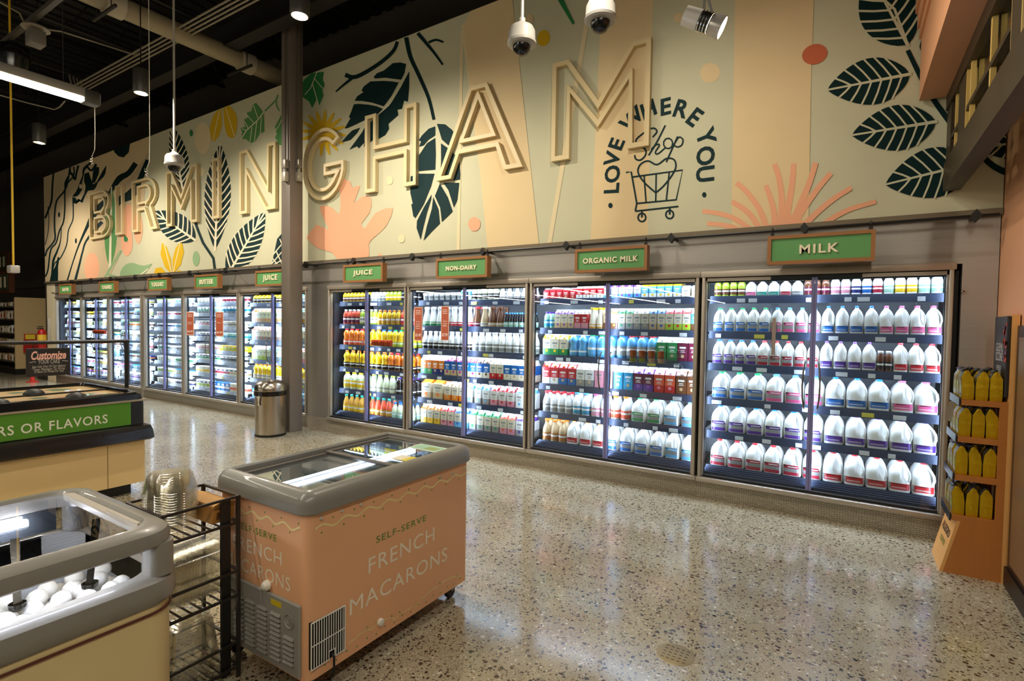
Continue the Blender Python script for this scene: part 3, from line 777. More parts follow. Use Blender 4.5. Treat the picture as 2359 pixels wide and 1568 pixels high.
# ------------------------------------------------------------------ glass door coolers
NAVYM = mat((50, 60, 84), .4, .2, 'shelf_navy')
RAILW = mat((178, 188, 204), .4, .1, 'rail_pale'); RAILB = mat((112, 122, 152), .4, .1, 'rail_blue')
SHELFM = mat((22, 25, 32), .5, .2, 'shelf_dark')
BACKM = mat((150, 152, 156), .6, 0, 'cooler_back')
ROOFM = mat((205, 208, 212), .5, 0, 'cooler_roof')
LED = emis((220, 233, 255), 38, 'cool_led')
LEDC = emis((220, 233, 255), 16, 'canopy_led')
TAGW = mat((232, 236, 240), .5, 0, 'tag_white'); TAGY = mat((226, 214, 90), .5, 0, 'tag_yellow')
PLATE = diamond_plate()
KICK = streak((168, 160, 146), .4, (2, 40, 60), .1, 'kick_steel', .9, .03)
SY = .15
SHELF6 = [.27, .597, .912, 1.235, 1.535, 1.86]
SHELF8 = [.30, .51, .735, .963, 1.17, 1.40, 1.635, 1.875]
SHELF8B = [.31, .587, .837, 1.022, 1.244, 1.454, 1.689, 1.876]
def bay(x0, x1, zs, name, plate, post=.5, rail=None):
    zt = TOPZ+.012
    t = thing('cooler_case', 'glass door cooler with two doors, '+name, 'cooler', ((x0+x1)/2, 0, 0))
    B = lambda m, nm, mt, par=t: m.build(nm, mt, par, world=True)
    m = MB(); m.box(x0, x1, .86, .88, .18, 2.05, 0).box(x0, x1, .05, .86, 2.03, 2.05, 1).box(x0, x1, .06, .86, .18, .21, 2); B(m, 'interior', [BACKM, ROOFM, DARKIN])
    s = .042
    m = MB()
    m.rbox(x0+.014, x0+s, -.03, .03, .20, zt-.05, .006).rbox(x1-s, x1-.014, -.03, .03, .20, zt-.05, .006)
    m.rbox(x0+.001, x1-.001, -.034, .05, zt-.055, zt, .006).rbox(x0+.001, x1-.001, -.045, .05, .158, .20, .008)
    B(m, 'frame', ALU)
    m = MB(); m.box(x0, x0+.06, .031, .05, .2, zt-.05).box(x1-.06, x1, .031, .05, .2, zt-.05).box(x0, x1, .031, .05, zt-.10, zt-.04).box(x0, x1, .02, .05, .2, .215); B(m, 'gasket', BLACKM)
    m = MB(); m.box(x0+.001, x1-.001, -.02, .05, .0, .158); B(m, 'kick_plate', plate)
    m = MB()
    for k in range(4): m.box(x0+.05, x1-.05, .07+k*.02, .082+k*.02, .205, .235+k*.012)
    B(m, 'air_grille', NAVYM)
    xm = x0+(x1-x0)*post; za, zb = .205, zt-.062
    for a, b_, hx in ((x0+s, xm, xm-.05), (xm, x1-s, xm+.05)):
        m = MB(); inner = a if hx > xm else b_
        for q in ((a, a+(.012 if a < xm-.1 else .021)), (b_-(.021 if b_ < xm+.1 else .012), b_)): 
            cp_ = abs((q[0]+q[1])/2-xm) < .03; m.box(q[0]+(.003 if cp_ and q[0] > xm-.001 else 0), q[1], .0 if cp_ else -.012, .028, za, zb, 1 if cp_ else 0)
        m.box(a, b_, -.010, .028, za, za+.016, 2).box(a, b_, -.010, .028, zb-.016, zb, 2)
        ln = (b_-a)*.62
        if hx < xm: m.box(a, a+ln, -.012, .0, zb-.028, zb, 0)
        else: m.box(b_-ln, b_, -.012, .0, zb-.028, zb, 0)
        d = B(m, 'door', [ALU, LILAC, BLACKM])
        g = MB(); g.box(a+.012, b_-.012, .004, .010, za+.012, zb-.012); B(g, 'glass', PANE, d)
        h = MB(); h.tube([(hx, -.0, 1.31), (hx, -.035, 1.295), (hx+(.01 if hx > xm else -.01), -.05, 1.22), (hx+(.014 if hx > xm else -.014), -.055, 1.11), (hx+(.01 if hx > xm else -.01), -.05, 1.0), (hx, -.035, .925), (hx, .0, .91)], .0065, 8)
        B(h, 'handle', mat((104, 98, 90), .4, .5, 'handle_grey'), d)
    for i, z in enumerate(zs):
        m = MB(); m.box(x0+.05, x1-.02, SY+.014, .74, z-.022, z); sh = B(m, 'shelf', SHELFM)
        m = MB(); m.prism([(SY-.004, z-.058), (SY+.010, z-.058), (SY+.014, z+.012), (SY+.008, z+.012)], lambda y, q: (x0+.05, y, q), lambda y, q: (x1-.02, y, q)); B(m, 'price_rail', rail or NAVYM, sh)
        n = 6 if len(zs) == 6 else 4
        for k in range(n):
            xx = x0+.1+(x1-x0-.2)*(k+RN.uniform(.1, .9))/n; wd = RN.choice((.05, .07, .085)); hh = .036
            m = MB(); m.box(xx-wd/2, xx+wd/2, SY-.010, SY-.006, z-.050, z-.050+hh, 0)
            B(m, 'price_tag', TAGY if RN.random() < .16 else TAGW, sh)
        if i:
            m = MB(); m.box(x0+.08, x1-.05, SY+.03, SY+.05, z-.036, z-.0235); B(m, 'light_tube', LED, sh)
    m = MB(); m.box(x0+.08, x1-.05, .10, .13, 2.008, 2.028); B(m, 'light_tube', LEDC)
    for xx in (x0+.03, xm, x1-.03):     # upright lamps on the back of the posts, lit on the goods' side only
        m = MB(); m.box(xx-.012, xx+.012, .051, .068, .24, 1.96, 0); m.m[-3] = 1; B(m, 'post_lamp', [DARKIN, LED])
    return t
XR = [-6.336, -4.802, -2.981, -1.152, .668]
BAYS = {}
BAYS['J2'] = (XR[0], XR[1], SHELF6); BAYS['ND'] = (XR[1], XR[2], SHELF6); BAYS['OM'] = (XR[2], XR[3], SHELF6); BAYS['MK'] = (XR[3], XR[4], SHELF6)
BAYS['J1'] = (-8.59, -6.80, SHELF6); BAYS['BU'] = (-10.379, -8.59, SHELF8B); BAYS['Y1'] = (-11.905, -10.379, SHELF8)
BAYS['Y2'] = (-13.505, -11.99, SHELF8); BAYS['Y3'] = (-14.908, -13.505, SHELF8); BAYS['KE'] = (-16.436, -14.908, SHELF8)
BN = {'J2': 'nearer JUICE sign', 'ND': 'NON-DAIRY sign', 'OM': 'ORGANIC MILK sign', 'MK': 'MILK sign', 'J1': 'farther JUICE sign', 'BU': 'BUTTER sign',
      'Y1': 'nearer YOGURT sign', 'Y2': 'blank steel between YOGURT signs', 'Y3': 'farther YOGURT sign', 'KE': 'KEFIR sign'}
BL = {'J2': 'under nearer JUICE sign', 'ND': 'under NON-DAIRY sign', 'OM': 'under ORGANIC sign', 'MK': 'under MILK sign', 'J1': 'under farther JUICE sign', 'BU': 'under BUTTER sign',
      'Y1': 'under nearer YOGURT sign', 'Y2': 'between YOGURT signs', 'Y3': 'under farther YOGURT sign', 'KE': 'under KEFIR sign'}
for k, (a, b_, z) in BAYS.items():
    bay(a, b_, z, 'under the '+BN[k], PLATE if k in ('J2', 'ND', 'OM', 'MK') else KICK, .5, RAILW if k in ('BU', 'Y1', 'Y2', 'Y3', 'KE') else RAILB if k == 'J1' else None)
# closing walls of the two line-ups
for x0, x1 in ((-6.80, -6.785), (-6.35, -6.336), (.668, .69), (-16.46, -16.436)):
    struct(MB().box(x0, x1, .05, .86, .18, 2.03).build('trim_6', DARKIN))

# ------------------------------------------------------------------ goods
CC = {'white': (244, 244, 240), 'cream': (238, 228, 204), 'red': (204, 40, 48), 'blue': (32, 106, 186), 'navy': (30, 44, 110), 'sky': (96, 176, 226), 'aqua': (40, 150, 190),
      'purple': (92, 52, 150), 'violet': (140, 80, 190), 'pink': (232, 96, 150), 'rose': (226, 150, 170), 'green': (34, 150, 84), 'teal': (20, 150, 130), 'lime': (170, 200, 60), 'yellow': (244, 200, 30),
      'gold': (214, 160, 60), 'orange': (240, 130, 30), 'coral': (232, 96, 64), 'brown': (112, 68, 42), 'dark': (36, 26, 28), 'grey': (150, 150, 148), 'tan': (206, 178, 136), 'maroon': (110, 28, 60),
      'amber': (176, 110, 50), 'pale': (226, 232, 196), 'black': (24, 22, 26), 'mint': (170, 220, 200), 'magenta': (180, 40, 130), 'crimson': (180, 34, 60)}
def cm_(c, r=.32, coat=.2):
    return mat(CC[c], r, 0, 'pack_'+c, coat=coat)
MILKM = mat((248, 247, 240), .35, 0, 'milk_plastic')
def sq(w, d, p, n=20):
    out = []
    for i in range(n):
        a = 2*pi*i/n
        c, s = cos(a), sin(a)
        out.append((w*math.copysign(abs(c)**p, c), d*math.copysign(abs(s)**p, s)))
    return out
def band(mb, w, d, p, a0, a1, z0, z1, off, m, n=9):
    """curved patch lying just off a squarish body"""
    A = []
    for i in range(n+1):
        a = radians(a0+(a1-a0)*i/n); c, s = cos(a), sin(a)
        A.append(((w+off)*math.copysign(abs(c)**p, c), (d+off)*math.copysign(abs(s)**p, s)))
    return mb.add([(x, y, z0) for x, y in A]+[(x, y, z1) for x, y in A], [(i, i+1, n+2+i, n+1+i) for i in range(n)], m, True)
def jug(cap, lab, w, h, big):
    """blow-moulded milk jug: square shoulders, pinched corner with a loop handle"""
    R0 = w/2; b = MB(); rings = []
    ha = radians(-48)
    for z, k, p in ((0, .88, .62), (.025, .98, .58), (.10, 1.0, .56), (.40, 1.0, .56), (.52, .99, .6), (.66, .90, .68), (.78, .68, .8), (.86, .44, .95), (.90, .27, 1), (.955, .26, 1)):
        ring = []
        for x, y in sq(R0*k, R0*k, p, 24):
            a = math.atan2(y, x); dd = abs((a-ha+pi) % (2*pi)-pi)
            dent = .60*max(0, 1-dd/.70)*max(0, min(1, (z-.36)/.10))*max(0, min(1, (.86-z)/.10))
            ring.append((x*(1-dent), y*(1-dent), z*h))
        rings.append(ring)
    b.loft(rings, 0)
    hd = (cos(ha), sin(ha)); q = R0*1.16
    b.tube([(hd[0]*R0*.52, hd[1]*R0*.52, h*.845), (hd[0]*q*.78, hd[1]*q*.78, h*.76), (hd[0]*q*1.06, hd[1]*q*1.06, h*.64), (hd[0]*q*1.12, hd[1]*q*1.12, h*.50), (hd[0]*q*.98, hd[1]*q*.98, h*.37)], [w*.06, w*.062, w*.06, w*.06, w*.06], 8, 0)
    o = b.build('milk_jug', MILKM)
    MB().lathe([(0, 1.0*h), (w*.125, 1.0*h), (w*.14, .99*h), (w*.145, .935*h), (w*.12, .932*h)], 16).build('cap', cm_(cap), o)
    l = MB()
    if big:
        band(l, R0, R0, .56, -150, -40, .10*h, .30*h, .0012, 0); band(l, R0, R0, .56, -112, -84, .265*h, .285*h, .0018, 2, 4)
        band(l, R0, R0, .56, -150, -126, .10*h, .30*h, .0020, 1, 4)
        band(l, R0, R0, .56, -118, -70, .17*h, .182*h, .0018, 3, 4); band(l, R0, R0, .56, -122, -66, .145*h, .152*h, .0018, 3, 4)
    else:
        band(l, R0, R0, .56, -140, -52, .30*h, .42*h, .0012, 0); band(l, R0, R0, .56, -140, -52, .17*h, .30*h, .0012, 1); band(l, R0, R0, .56, -140, -52, .06*h, .17*h, .0012, 0)
        band(l, R0, R0, .56, -138, -112, .36*h, .41*h, .0018, 2, 4); band(l, R0, R0, .56, -100, -66, .34*h, .37*h, .0018, 3, 4)
    l.build('label', [cm_(lab), cm_('grey'), cm_('black'), cm_('white')], o)
    return o
def dairyjug(cap, lab, w, h, big):
    o = jug(cap, lab, w, h, True)
    return o
def bottle(liq, cap, lab, r, h, shape, clear):
    pr = {'round': [(.86, 0), (1, .04), (1, .62), (.92, .72), (.62, .84), (.44, .88), (.44, .95)],
          'waist': [(.86, 0), (1, .05), (1, .34), (.80, .46), (.84, .54), (1, .64), (.98, .72), (.66, .85), (.42, .90), (.42, .96)],
          'carafe': [(.9, 0), (1, .03), (.98, .30), (.80, .50), (.56, .70), (.46, .80), (.52, .92), (.52, .96)],
          'glass': [(.9, 0), (1, .03), (1, .48), (.86, .62), (.52, .78), (.42, .86), (.46, .93), (.46, .96)],
          'pint': [(.9, 0), (1, .05), (.94, .12), (.96, .55), (1, .62), (.94, .74), (.72, .86), (.62, .88), (.62, .95)],
          'slim': [(.9, 0), (1, .04), (1, .40), (.90, .58), (.60, .74), (.42, .84), (.42, .96)]}[shape]
    b = MB(); b.lathe([(k*r, z*h) for k, z in pr], 18)
    o = b.build('juice_bottle' if shape in ('waist', 'round', 'slim') else 'milk_bottle', mat(CC[liq], .18 if clear else .34, 0, 'bottle_'+liq, coat=.5 if clear else .1))
    k, z = pr[-1]
    MB().lathe([(k*r*.6, .955*h), (k*r*1.12, .90*h), (k*r*1.16, .90*h), (k*r*1.16, .985*h), (k*r*1.0, h), (0, h)], 14).build('cap', cm_(cap), o)
    z0, z1 = {'round': (.14, .52), 'waist': (.07, .33), 'carafe': (.05, .24), 'glass': (.08, .40), 'pint': (.15, .50), 'slim': (.06, .38)}[shape]
    l = MB()
    def rad(q):
        for (ka, za), (kb, zb) in zip(pr, pr[1:]):
            if za <= q <= zb: return r*(ka+(kb-ka)*(q-za)/(zb-za))
        return r
    zz = [z0+(z1-z0)*i/4 for i in range(5)]
    l.lathe([(rad(q)+.0009, q*h) for q in zz], 18, m=[0, 0, 1, 0, 0], cap0=False, cap1=False)
    l.build('label', [cm_(lab), cm_('white' if lab not in ('white', 'cream', 'pale') else 'grey')], o)
    return o
def carton(front, roof, low, w, h, cap):
    hb = h*.76; r = w/2; b = MB()
    V = [(-r, -r, 0), (r, -r, 0), (r, r, 0), (-r, r, 0), (-r, -r, hb*.42), (r, -r, hb*.42), (r, r, hb*.42), (-r, r, hb*.42), (-r, -r, hb), (r, -r, hb), (r, r, hb), (-r, r, hb),
         (-r*.92, -.004, h*.93), (r*.92, -.004, h*.93), (r*.92, .004, h*.93), (-r*.92, .004, h*.93), (-r*.92, -.004, h), (r*.92, -.004, h), (r*.92, .004, h), (-r*.92, .004, h)]
    F = [(3, 2, 1, 0)]; Mi = [0]
    for lo, m in ((0, 2), (4, 0)):
        for i in range(4): F.append((lo+i, lo+(i+1) % 4, lo+4+(i+1) % 4, lo+4+i)); Mi.append(m)
    F += [(8, 9, 13, 12), (10, 11, 15, 14), (9, 10, 14, 13), (11, 8, 12, 15), (12, 13, 17, 16), (14, 15, 19, 18), (13, 14, 18, 17), (15, 12, 16, 19), (16, 17, 18, 19)]
    Mi += [1, 1, 1, 1, 3, 3, 3, 3, 3]
    b.add(V, F, Mi)
    o = b.build('drink_carton', [cm_(front), cm_(roof), cm_(low), cm_('white')])
    l = MB()
    e = .0008
    l.box(-r*.62, r*.62, -r-e, -r, hb*.70, hb*.80, 0).box(-r*.4, r*.4, -r-e, -r, hb*.58, hb*.62, 0).box(-r*.5, r*.5, -r-e, -r, hb*.50, hb*.53, 0)
    l.prism([(r*.34*cos(a*.52), hb*.30+r*.34*sin(a*.52)) for a in range(12)], lambda x, z: (x, -r-e, z), lambda x, z: (x, -r, z), 1)
    l.build('print', [cm_('white' if front not in ('white', 'cream', 'pale', 'rose', 'grey') else 'grey'), cm_(roof if roof != front and roof != 'white' else 'tan')], o)
    if cap:
        n = Vector((0, -(h*.93-hb), r)).normalized(); c = Vector((0, -r*.55, hb+(h*.93-hb)*.45)); x = Vector((1, 0, 0)); y = n.cross(x)
        MB().loft([[c+(x*cos(i*pi/6)+y*sin(i*pi/6))*w*.16+n*d for i in range(12)] for d in (-.002, .014)]).build('cap', cm_(cap), o)
    return o
def cup(body, lid, r, h):
    b = MB(); b.lathe([(.78*r, 0), (.80*r, .01*h), (.98*r, .90*h)], 14, m=0, cap1=False)
    b.lathe([(.78*r, .34*h), (.875*r, .34*h+.0006), (.935*r, .66*h), (.93*r, .66*h)], 14, m=1, cap0=False, cap1=False)
    o = b.build('yogurt_cup', [cm_('white' if body != 'white' else 'cream'), cm_(body)])
    MB().lathe([(0, h), (1.02*r, h), (1.05*r, .985*h), (1.05*r, .90*h), (.97*r, .89*h)], 14).build('lid', cm_(lid), o)
    return o
def pack(face, stripe, w, d, h):
    b = MB(); b.rbox(-w/2, w/2, -d/2, d/2, 0, h, .004, 0, 1)
    b.box(-w/2-.0006, w/2+.0006, -d/2-.0006, d/2+.0006, h*.30, h*.56, 1).box(-w*.3, w*.3, -d/2-.0012, -d/2, h*.66, h*.82, 2)
    return b.build('dairy_pack', [cm_(face, .5, 0), cm_(stripe, .5, 0), cm_('white' if face != 'white' else 'navy', .5, 0)])
BUILD = {'jug': jug, 'dj': dairyjug, 'bot': bottle, 'car': carton, 'cup': cup, 'pack': pack}
def nm(c): return {'pale': 'pale-green', 'sky': 'light-blue', 'dark': 'dark'}.get(c, c)
def dims(k):
    """width, depth, description, category"""
    a = k[1:]
    if k[0] in ('jug', 'dj'):
        s = 'gallon' if a[2] > .13 else 'half-gallon'
        return a[2], a[2], '%s-capped %s milk jug, %s label' % (nm(a[0]), s, nm(a[1])), 'milk jug'
    if k[0] == 'bot':
        return 2*a[3], 2*a[3], '%s bottle with %s cap' % (nm(a[0]), nm(a[1])), 'bottle'
    if k[0] == 'car':
        return a[3], a[3], ('%s carton with %s top' % (nm(a[0]), nm(a[1]))) if a[0] != a[1] else 'plain %s gable-top carton' % nm(a[0]), 'carton'
    if k[0] == 'cup':
        return 2*a[2]*1.05, 2*a[2]*1.05, '%s cup with %s lid' % (nm(a[0]), nm(a[1])), 'yogurt cup'
    return a[2], a[3], '%s pack with %s stripe' % (nm(a[0]), nm(a[1])), 'pack'
PROTO = {}
def place(k, x, y, z, s=1.0, rz=0.0):
    if k not in PROTO:
        o = PROTO[k] = BUILD[k[0]](*k[1:])
    else:
        o = copy_tree(PROTO[k])
    o.location = (x, y, z+.0012); o.scale = (s, s, 1); o.rotation_euler = (0, 0, rz)
    return o
SN6 = ['bottom', 'fifth', 'fourth', 'third', 'second', 'top']
SN8 = ['bottom', 'seventh', 'sixth', 'fifth', 'fourth', 'third', 'second', 'top']
def load(bk, si, runs, rows=1, xa=.075, xb=.045, tight=1.0, jit=.004):
    x0, x1, zs = BAYS[bk]
    items = [k for k, n in runs for _ in range(n)]
    W = [dims(k)[0] for k in items]; tot = sum(W); av = (x1-x0-xa-xb)
    sn = (SN6 if len(zs) == 6 else SN8)[si]
    f = av/tot
    s = min(1.0, f/1.025)
    rightside = bk in ('J2', 'ND', 'OM', 'MK')
    x = x0+xa; n = len(items)
    for i, k in enumerate(items):
        w, d, ds, cat = dims(k)
        cx = x+w*f/2; x += w*f
        idx = i if rightside else n-1-i
        for r in range(rows):
            jm = max(0, min(jit, w*(f-1.03)*.4)); jx = RN.uniform(-jm, jm)
            o = place(k, cx+jx, SY+.022+d*s/2+r*(d*s*1.06)+(.004 if r else 0), zs[si], s, RN.uniform(-.06, .06) if k[0] == 'bot' else 0)
            lab = '%s%s, %s from pillar, %s shelf %s' % (ORD[r]+'-row ' if r else '', ds, ORD[idx], sn, BL[bk])
            tag(o, lab, cat, '%s on the %s shelf under the %s' % (cat+'s', sn, BN[bk]))
def J(c, l, w=.150, h=.258): return ('dj', c, l, w, h, True)
def j(c, l, w=.150, h=.248): return ('jug', c, l, w, h, False)
def H(c, l): return ('dj', c, l, .104, .240, True)
def h(c, l): return ('jug', c, l, .100, .228, False)
def b(liq, cap, lab, r, hh, sh, cl=1): return ('bot', liq, cap, lab, r, hh, sh, cl)
def c(fr, rf, lo, w=.094, hh=.245, cap='white'): return ('car', fr, rf, lo, w, hh, cap)
# MILK
load('MK', 5, [(b('lime', 'green', 'brown', .034, .155, 'pint'), 4), (('dj', 'purple', 'pink', .094, .150, True), 1), (('dj', 'blue', 'teal', .094, .150, True), 2), (('dj', 'red', 'crimson', .094, .150, True), 1), (('dj', 'white', 'grey', .094, .150, True), 1),
               (b('brown', 'white', 'maroon', .033, .155, 'pint'), 3), (b('white', 'white', 'rose', .037, .155, 'pint', 0), 2), (b('white', 'white', 'navy', .037, .155, 'pint', 0), 1), (b('white', 'blue', 'blue', .037, .155, 'pint', 0), 1),
               (b('white', 'white', 'crimson', .037, .155, 'pint', 0), 1), (b('white', 'red', 'mint', .037, .155, 'pint', 0), 1), (b('white', 'white', 'yellow', .038, .16, 'pint', 0), 2), (b('white', 'sky', 'mint', .040, .16, 'pint', 0), 2)], 2)
load('MK', 4, [(h('green', 'blue'), 5), (h('sky', 'pink'), 4), (H('blue', 'blue'), 4), (H('pink', 'pink'), 4)], 2)
load('MK', 3, [(h('blue', 'purple'), 4), (h('red', 'crimson'), 5), (H('purple', 'purple'), 4), (b('brown', 'white', 'dark', .028, .17, 'pint'), 2), (H('red', 'red'), 3)], 2)
load('MK', 2, [(j('green', 'blue'), 3), (j('sky', 'pink'), 3), (J('blue', 'blue'), 3), (J('pink', 'pink'), 2)], 2)
load('MK', 1, [(j('blue', 'purple'), 6), (J('purple', 'purple'), 5)], 2)
load('MK', 0, [(j('red', 'crimson'), 6), (J('red', 'red'), 5)], 2)
# ORGANIC MILK
load('OM', 5, [(c('red', 'red', 'red', .071, .125, None), 5), (c('red', 'white', 'white', .071, .150, 'white'), 4), (c('white', 'violet', 'sky', .071, .155, 'white'), 5), (c('sky', 'yellow', 'white', .071, .155, 'yellow'), 5), (c('cream', 'white', 'cream', .080, .12, None), 2)], 3)
load('OM', 4, [(b('mint', 'purple', 'aqua', .034, .19, 'round'), 2), (c('cream', 'violet', 'tan', .074, .215), 3), (c('red', 'white', 'rose', .074, .215), 2), (b('cream', 'yellow', 'gold', .040, .235, 'carafe', 0), 2), (c('tan', 'gold', 'brown', .076, .225), 2),
               (c('cream', 'green', 'grey', .076, .225), 2), (c('cream', 'white', 'grey', .076, .225), 2), (c('cream', 'blue', 'tan', .076, .225), 2), (c('cream', 'red', 'lime', .076, .225), 3), (c('sky', 'white', 'brown', .076, .225), 1)], 2)
load('OM', 3, [(c('cream', 'yellow', 'green', .098), 3), (b('sky', 'white', 'sky', .051, .255, 'waist'), 2), (b('sky', 'green', 'sky', .051, .255, 'round'), 2), (b('sky', 'blue', 'grey', .051, .255, 'round'), 2), (b('sky', 'red', 'grey', .051, .255, 'round'), 3), (c('green', 'white', 'green', .096), 2), (c('maroon', 'white', 'maroon', .096), 2)], 2)
load('OM', 2, [(c('red', 'red', 'white', .096, .25, 'yellow'), 2), (c('red', 'red', 'blue', .096, .25, 'yellow'), 2), (c('white', 'white', 'grey', .098, .25), 2), (c('rose', 'white', 'rose', .096, .25), 2), (c('aqua', 'white', 'aqua', .098), 2), (c('maroon', 'violet', 'purple', .098), 2), (c('coral', 'rose', 'red', .098), 2), (c('brown', 'brown', 'brown', .098), 2)], 2)
load('OM', 1, [(b('white', 'red', 'grey', .041, .235, 'glass', 0), 4), (b('white', 'sky', 'aqua', .050, .255, 'glass', 0), 2), (b('white', 'pink', 'rose', .050, .255, 'glass', 0), 2), (b('white', 'orange', 'coral', .050, .255, 'glass', 0), 2), (j('green', 'green', .152), 2), (j('sky', 'sky', .152), 2)], 2)
load('OM', 0, [(b('tan', 'orange', 'amber', .047, .245, 'glass'), 3), (J('orange', 'red', .140, .262), 3), (j('red', 'blue', .146, .268), 4), (j('blue', 'sky', .146, .268), 2)], 2)
# NON-DAIRY
load('ND', 5, [(cupk := ('cup', 'grey', 'white', .040, .105), 7), (c('sky', 'white', 'white', .066, .15, None), 2), (b('pale', 'white', 'dark', .036, .165, 'pint'), 5), (b('white', 'white', 'dark', .045, .16, 'carafe', 0), 5)], 2)
load('ND', 4, [(b('white', 'white', 'green', .056, .25, 'carafe', 0), 3), (b('white', 'white', 'red', .056, .25, 'carafe', 0), 4), (b('brown', 'red', 'maroon', .056, .25, 'carafe'), 1), (b('tan', 'white', 'cream', .056, .25, 'carafe'), 1), (b('brown', 'brown', 'tan', .056, .25, 'carafe'), 2), (b('dark', 'sky', 'mint', .034, .18, 'slim'), 6)], 2)
load('ND', 3, [(b('white', 'white', 'dark', .043, .235, 'slim', 0), 9), (b('white', 'white', 'grey', .047, .25, 'glass', 0), 9)], 2)
load('ND', 2, [(c('orange', 'white', 'green'), 2), (c('orange', 'white', 'navy'), 2), (c('blue', 'magenta', 'tan'), 5), (c('blue', 'brown', 'cream'), 2), (c('cream', 'white', 'red'), 2), (c('blue', 'white', 'cream'), 4)], 2)
load('ND', 1, [(c('cream', 'orange', 'tan', .155, .26, None), 2), (c('cream', 'tan', 'orange', .094, .235), 3), (c('white', 'sky', 'grey', .094, .235), 3), (c('white', 'red', 'rose', .094, .235), 3), (c('white', 'sky', 'white', .094, .235), 2)], 2)
load('ND', 0, [(c('cream', 'orange', 'yellow'), 3), (c('cream', 'red', 'rose'), 2), (c('cream', 'blue', 'sky'), 2), (c('cream', 'green', 'grey'), 4), (c('cream', 'coral', 'rose'), 2), (c('white', 'purple', 'grey'), 2)], 2)
# JUICE beside the pillar
load('J2', 5, [(b('yellow', 'yellow', 'brown', .036, .15, 'round'), 8), (b('pale', 'white', 'grey', .036, .16, 'round'), 4), (b('lime', 'white', 'yellow', .036, .16, 'round'), 4), (b('black', 'black', 'dark', .042, .158, 'round'), 3)], 2)
load('J2', 4, [(b('coral', 'white', 'maroon', .041, .22, 'round'), 4), (b('lime', 'white', 'cream', .041, .22, 'round'), 4), (b('yellow', 'orange', 'gold', .042, .21, 'round'), 5), (b('coral', 'coral', 'crimson', .042, .21, 'round'), 3)], 2)
load('J2', 3, [(b('orange', 'red', 'coral', .050, .245, 'waist'), 4), (b('yellow', 'orange', 'orange', .050, .245, 'waist'), 3), (b('yellow', 'blue', 'gold', .050, .245, 'waist'), 2), (b('yellow', 'green', 'lime', .050, .245, 'waist'), 4)], 2)
load('J2', 2, [(b('yellow', 'orange', 'dark', .050, .245, 'waist'), 7), (b('orange', 'red', 'dark', .050, .245, 'waist'), 4)], 2)
load('J2', 1, [(b('pale', 'yellow', 'yellow', .058, .25, 'round'), 4), (b('pale', 'lime', 'pale', .052, .25, 'slim'), 4), (b('dark', 'purple', 'black', .050, .235, 'waist'), 3)], 2)
load('J2', 0, [(b('gold', 'teal', 'yellow', .047, .245, 'slim'), 5), (b('coral', 'teal', 'gold', .047, .245, 'slim'), 4), (b('pale', 'blue', 'mint', .046, .215, 'slim'), 4)], 2)
# farther JUICE
load('J1', 5, [(b('yellow', 'yellow', 'dark', .052, .155, 'round'), 9), (b('mint', 'navy', 'white', .052, .155, 'round'), 6)])
load('J1', 4, [(c('pale', 'orange', 'tan', .098, .24), 8), (c('cream', 'navy', 'tan', .098, .24), 4), (c('cream', 'teal', 'gold', .098, .24), 4)])
load('J1', 3, [(c('cream', 'coral', 'grey', .098, .24), 8), (c('white', 'blue', 'grey', .098, .24), 4), (c('cream', 'teal', 'grey', .098, .24), 4)])
load('J1', 2, [(c('pale', 'white', 'lime', .098, .24), 4), (c('pale', 'aqua', 'grey', .098, .24), 5), (c('cream', 'coral', 'rose', .098, .24), 5), (c('cream', 'crimson', 'grey', .098, .24), 2)])
load('J1', 1, [(b('yellow', 'orange', 'cream', .060, .25, 'waist'), 12), (b('orange', 'white', 'cream', .060, .25, 'waist'), 2)])
load('J1', 0, [(('pack', 'aqua', 'white', .14, .1, .16), 3), (('pack', 'cream', 'green', .14, .1, .16), 3), (('pack', 'sky', 'blue', .14, .1, .16), 3), (('pack', 'white', 'grey', .14, .1, .18), 2)])
# butter and yogurt line-up
PK = lambda f, s_, w=.115, hh=.085: ('pack', f, s_, w, .08, hh)
CU = lambda f, l, r=.047, hh=.09: ('cup', f, l, r, hh)
YB = lambda f, l, lb: ('bot', f, l, lb, .036, .15, 'pint', 0)
LEFT = {
 'BU': [[PK('white', 'lime', .12, .15), PK('blue', 'white', .12, .15), PK('cream', 'coral', .12, .15)], [PK('cream', 'yellow', .14, .13), PK('white', 'crimson', .14, .13), PK('white', 'tan', .14, .13)],
        [PK('white', 'green', .12, .1), PK('grey', 'dark', .12, .1)], [PK('cream', 'rose', .11, .1), PK('yellow', 'lime', .12, .1)], [PK('white', 'navy', .1, .1), PK('mint', 'aqua', .1, .1)],
        [PK('white', 'rose', .12, .1), PK('cream', 'grey', .12, .1)], [CU('mint', 'white', .05, .12), CU('aqua', 'white', .05, .12)], [CU('white', 'white', .05, .1), CU('crimson', 'white', .05, .1)]],
 'Y1': [[CU('white', 'white'), CU('navy', 'white')], [CU('lime', 'white'), CU('white', 'aqua')], [CU('pale', 'white', .055, .1), CU('green', 'white', .055, .1)], [CU('teal', 'white'), CU('grey', 'white'), CU('white', 'white')],
        [CU('dark', 'white'), CU('grey', 'white')], [CU('navy', 'white'), CU('sky', 'white')], [CU('rose', 'white'), CU('crimson', 'white')], [CU('white', 'lime', .055, .1), CU('mint', 'white', .055, .1)]],
}
for si, ks in enumerate(LEFT['BU']):
    load('BU', si, [(k, 14//len(ks)) for k in ks], jit=.002)
for si, ks in enumerate(LEFT['Y1']):
    load('Y1', si, [(k, 14//len(ks)) for k in ks], jit=.002)
palc = ['white', 'mint', 'cream', 'grey', 'sky', 'rose', 'lime', 'dark', 'navy', 'aqua', 'crimson', 'yellow', 'violet', 'brown', 'pink', 'orange']
